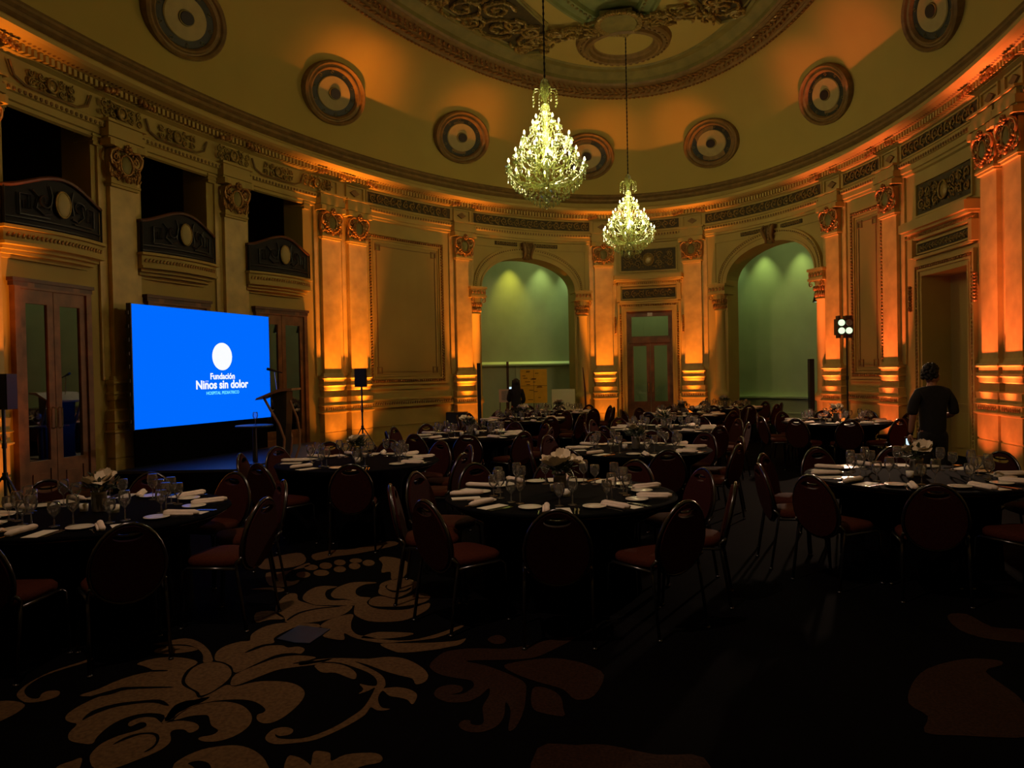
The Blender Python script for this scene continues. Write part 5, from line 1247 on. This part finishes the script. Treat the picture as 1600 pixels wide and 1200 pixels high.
# ------------------------------------------------------------------ woven carpet motifs (flat print, traced on the floor)
A_, B_, C_, E_, F_, G_ = (0, 960, 5), (240, 960, 5), (480, 960, 5), (400, 820, 5), (660, 960, 5), (800, 800, 2)
LIGHT = [
 (A_, [(-60, 700), (100, 680), (195, 710), (150, 760), (60, 810), (-60, 850)]),
 (A_, [(130, 640), (160, 590), (240, 530), (400, 450), (600, 385), (720, 345), (700, 370), (500, 430), (330, 490), (220, 560), (190, 610), (230, 655), (300, 660), (330, 620), (400, 598), (465, 605), (455, 640), (380, 670), (280, 690), (190, 688)]),
 (A_, [(1070, 390), (1170, 355), (1300, 338), (1450, 345), (1545, 378), (1460, 440), (1420, 510), (1430, 560), (1520, 610), (1550, 655), (1640, 650), (1560, 700), (1400, 770), (1350, 820), (1290, 840), (1280, 790), (1180, 775), (1080, 785), (960, 820), (850, 880), (760, 960), (720, 1015), (620, 1010), (540, 985), (540, 930), (600, 865), (560, 850), (515, 830), (520, 790), (600, 730), (740, 660), (850, 618), (760, 642), (620, 638), (760, 590), (920, 520), (1060, 475), (1190, 445), (1130, 410)]),
 (A_, [(700, 1130), (730, 1070), (800, 1010), (920, 955), (1060, 915), (1140, 880), (1135, 850), (1090, 850), (1020, 880), (1000, 860), (1040, 830), (1120, 808), (1210, 812), (1260, 850), (1300, 850), (1400, 835), (1500, 845), (1550, 870), (1545, 905), (1480, 930), (1440, 905), (1370, 905), (1330, 930), (1335, 990), (1290, 1040), (1200, 1090), (1050, 1150), (880, 1210), (740, 1210)]),
 (A_, [(440, 1200), (560, 1150), (635, 1125), (635, 1170), (600, 1230), (450, 1300)]),
 (B_, [(245, 520), (290, 440), (370, 390), (470, 375), (560, 395), (605, 440), (600, 490), (540, 550), (450, 610), (370, 638), (350, 610), (280, 570)]),
 (B_, [(350, 665), (460, 615), (570, 555), (640, 567), (800, 530), (950, 525), (1080, 540), (1160, 580), (1180, 630), (1140, 700), (1040, 790), (940, 845), (860, 855), (810, 830), (810, 790), (860, 770), (870, 740), (800, 690), (700, 670), (560, 672), (420, 690), (300, 720), (200, 780), (130, 830), (60, 860), (100, 800), (160, 720), (250, 680)]),
 (B_, [(160, 825), (240, 760), (350, 710), (480, 688), (600, 690), (700, 720), (760, 780), (765, 840), (720, 900), (620, 960), (500, 995), (400, 998), (350, 980), (370, 962), (460, 945), (505, 910), (450, 870), (430, 800), (380, 790), (280, 800), (200, 822)]),
 (B_, [(390, 380), (385, 320), (340, 270), (250, 240), (80, 240), (0, 235), (100, 215), (250, 190), (360, 220), (430, 280), (455, 330), (460, 370)]),
 (B_, [(0, 290), (100, 252), (250, 250), (350, 275), (250, 300), (80, 310)]),
 (B_, [(480, 360), (490, 300), (560, 250), (680, 215), (750, 208), (765, 160), (850, 105), (960, 75), (1050, 68), (1160, 72), (1290, 80), (1280, 110), (1140, 95), (1000, 150), (940, 190), (940, 225), (850, 240), (770, 270), (710, 305), (780, 285), (880, 250), (1000, 245), (1050, 262), (1130, 255), (1180, 275), (1150, 310), (1080, 305), (960, 320), (820, 380), (645, 460), (610, 410), (540, 375)]),
 (B_, [(640, 472), (800, 402), (960, 345), (1100, 325), (1200, 328), (1270, 342), (1180, 370), (1250, 368), (1400, 347), (1300, 385), (1250, 398), (1000, 430), (850, 480), (700, 540), (630, 560), (600, 545)]),
 (C_, [(0, 365), (200, 345), (380, 348), (480, 350), (640, 335), (780, 355), (900, 420), (945, 480), (920, 530), (850, 550), (820, 505), (720, 480), (600, 445), (480, 400), (370, 370), (440, 402), (540, 450), (600, 500), (612, 560), (600, 580), (700, 572), (800, 590), (858, 630), (840, 690), (815, 705), (780, 670), (700, 650), (640, 640), (590, 600), (555, 650), (560, 700), (590, 735), (650, 742), (600, 755), (540, 752), (495, 730), (450, 790), (340, 860), (200, 930), (60, 985), (-100, 1010), (-250, 1018), (-320, 990), (-320, 950), (-260, 900), (-170, 885), (-110, 905), (-130, 940), (-210, 955), (-250, 940), (-230, 970), (-120, 980), (20, 960), (200, 890), (350, 800), (450, 720), (530, 580), (480, 600), (400, 625), (440, 590), (410, 548), (480, 560), (540, 560), (540, 510), (480, 460), (380, 420), (260, 383), (130, 375), (0, 395), (-60, 400), (-60, 372)]),
 (C_, [(60, 400), (140, 383), (250, 392), (340, 425), (385, 470), (370, 510), (300, 490), (220, 460), (120, 458), (75, 430)]),
 (E_, [(155, 640), (200, 580), (260, 540), (320, 545), (330, 590), (400, 615), (480, 635), (640, 640), (755, 638), (690, 700), (550, 745), (400, 770), (240, 765), (225, 735), (160, 700)]),
 (E_, [(370, 590), (370, 555), (420, 510), (500, 482), (600, 482), (635, 488), (560, 510), (540, 550), (580, 592), (700, 590), (760, 602), (765, 634), (640, 632), (480, 630), (420, 615)]),
 (E_, [(590, 560), (590, 535), (640, 490), (740, 455), (850, 448), (945, 455), (860, 470), (790, 500), (780, 540), (820, 565), (895, 572), (865, 610), (920, 652), (1050, 668), (1200, 660), (1350, 612), (1345, 660), (1260, 710), (1150, 750), (1000, 762), (880, 755), (800, 725), (765, 690), (768, 610), (700, 583), (620, 578)]),
 (E_, [(880, 612), (905, 577), (980, 560), (1100, 585), (1200, 560), (1260, 535), (1340, 545), (1360, 575), (1300, 612), (1150, 638), (1000, 642), (910, 635)]),
 (E_, [(960, 500), (980, 460), (1060, 432), (1160, 420), (1240, 440), (1270, 470), (1200, 530), (1100, 572), (1020, 562), (960, 540)]),
 (E_, [(980, 375), (990, 310), (960, 270), (1000, 250), (1100, 262), (1190, 300), (1180, 370), (1140, 418), (1060, 430), (1050, 370)]),
 (E_, [(470, 280), (600, 252), (800, 225), (1100, 160), (1040, 130), (760, 190), (600, 200), (440, 235)]),
 (E_, [(100, 470), (80, 380), (200, 370), (400, 330), (410, 300), (300, 345), (210, 420), (270, 445), (340, 435), (300, 470), (200, 488)]),
 (E_, [(30, 285), (200, 240), (350, 222), (390, 285), (300, 330), (100, 350), (20, 335)]),
 (E_, [(-40, 505), (120, 492), (210, 500), (215, 520), (150, 530), (130, 512), (60, 508)]),
 (E_, [(0, 690), (140, 678), (225, 735), (100, 745), (0, 765)]),
 (E_, [(760, 705), (745, 760), (745, 815), (790, 860), (870, 875), (1000, 900), (1200, 905), (1400, 860), (1600, 790), (1600, 810), (1400, 888), (1130, 918), (970, 926), (780, 890), (690, 850), (690, 900), (600, 895), (520, 870), (580, 820), (500, 800), (560, 750), (680, 710)]),
 (E_, [(820, 883), (900, 850), (1000, 840), (1230, 850), (1150, 878), (1000, 893), (880, 892)]),
 (E_, [(970, 935), (1130, 928), (1350, 925), (1560, 910), (1640, 890), (1600, 935), (1500, 960), (1350, 985), (1150, 1002), (1060, 985)]),
 (F_, [(55, 410), (110, 340), (200, 290), (400, 268), (640, 272), (850, 240), (1000, 200), (1200, 180), (1000, 290), (850, 345), (640, 358), (340, 366), (500, 405), (700, 480), (800, 540), (810, 620), (790, 760), (740, 870), (700, 910), (670, 900), (690, 760), (650, 690), (640, 790), (590, 870), (480, 920), (360, 922), (285, 880), (310, 835), (370, 832), (380, 860), (440, 870), (480, 840), (470, 730), (520, 640), (520, 580), (450, 640), (350, 685), (200, 690), (95, 640), (120, 580), (220, 552), (310, 570), (300, 610), (220, 630), (320, 622), (400, 570), (380, 520), (260, 500), (130, 470)]),
 (F_, [(640, 400), (800, 365), (1000, 345), (1150, 360), (1300, 400), (1420, 480), (1340, 640), (1200, 670), (1100, 590), (950, 545), (850, 515), (700, 455)]),
 (F_, [(850, 640), (880, 570), (1000, 590), (1080, 650), (1100, 740), (1100, 800), (920, 770), (860, 730)]),
 (F_, [(510, 205), (540, 175), (600, 165), (650, 190), (640, 225), (570, 235)]),
 (B_, [(150, 1200), (220, 1130), (380, 1060), (560, 1030), (700, 1035), (820, 1090), (890, 1180), (890, 1300), (500, 1380), (200, 1320)]),
 (B_, [(1045, 1120), (1130, 1120), (1200, 1160), (1230, 1180), (1250, 1080), (1320, 1075), (1380, 1090), (1390, 1150), (1500, 1100), (1700, 1085), (1780, 1110), (1770, 1160), (1600, 1200), (1500, 1300), (1050, 1300)]),
 (G_, [(1360, 325), (1420, 320), (1500, 360), (1600, 370), (1660, 410), (1500, 400), (1400, 370)]),
 (G_, [(1250, 540), (1300, 490), (1420, 460), (1520, 465), (1530, 480), (1480, 500), (1560, 560), (1600, 600), (1640, 700), (1400, 700), (1290, 690), (1300, 640), (1240, 600)]),
 (G_, [(80, 740), (200, 730), (300, 730), (450, 760), (600, 770), (600, 900), (100, 900)])]
for cx, cy, rx, ry in ((545, 322, 50, 26), (655, 297, 46, 23), (770, 325, 46, 25), (655, 350, 48, 24), (510, 378, 62, 24), (370, 392, 56, 24), (880, 300, 48, 24), (430, 335, 55, 22), (780, 282, 50, 18)):
    LIGHT.append((E_, [(cx+rx*cos(a), cy+ry*sin(a)) for a in [2*pi*k/7 for k in range(7)]]))
DARK = [
 (A_, [(1190, 440), (1300, 440), (1300, 448), (1180, 452)]), (A_, [(700, 648), (900, 590), (1000, 572), (1320, 570), (1320, 578), (1000, 592), (860, 632), (700, 656)]),
 (A_, [(640, 835), (720, 760), (900, 705), (1080, 682), (1250, 672), (1320, 715), (1290, 718), (1200, 695), (1050, 705), (880, 735), (740, 785)]),
 (A_, [(880, 1025), (960, 975), (1060, 940), (1160, 928), (1230, 940), (1245, 985), (1200, 1050), (1120, 1085), (1200, 1030), (1220, 980), (1190, 945), (1100, 945), (980, 985)]),
 (B_, [(1080, 392), (1180, 368), (1260, 362), (1180, 380)]), (B_, [(270, 1170), (350, 1150), (430, 1170), (450, 1230), (380, 1250), (300, 1190)]),
 (E_, [(1010, 490), (1030, 470), (1020, 495), (1060, 515), (1150, 518), (1210, 490), (1200, 512), (1150, 530), (1060, 528)]),
 (E_, [(245, 742), (330, 690), (480, 655), (640, 640), (640, 646), (480, 662), (340, 698), (255, 748)]),
 (E_, [(780, 540), (790, 500), (860, 468), (950, 470), (960, 510), (900, 520), (880, 500), (820, 520), (840, 545), (900, 552), (820, 562)])]
def flat(polys, z, sub):
    mb = MB()
    for (ox, oy, sc), pts in polys:
        P = smooth_closed([(ox+a/sc, oy+b/sc) for a, b in pts], sub); q = [floor_at(u, v) for u, v in P]; q = [(p.x, p.y) for p in q]
        n = len(q); tri = tessellate_polygon([[Vector((a, b, 0)) for a, b in q]]); mb.add([(a, b, z) for a, b in q], [tuple(t) for t in tri])
    return mb
tag(flat([q for q in LIGHT if q[0] not in (F_, G_)], .003, 3).build('carpet_motif', 'carpet_motif', floor), kind='stuff')
tag(flat([q for q in LIGHT if q[0] in (F_, G_)], .003, 3).build('carpet_motif', 'carpet_motif_dark', floor), kind='stuff')
tag(flat(DARK, .0045, 3).build('carpet_vein', 'carpet_vein', floor), kind='stuff')
# bud outlines
mb = MB()
bpy.context.view_layer.update()
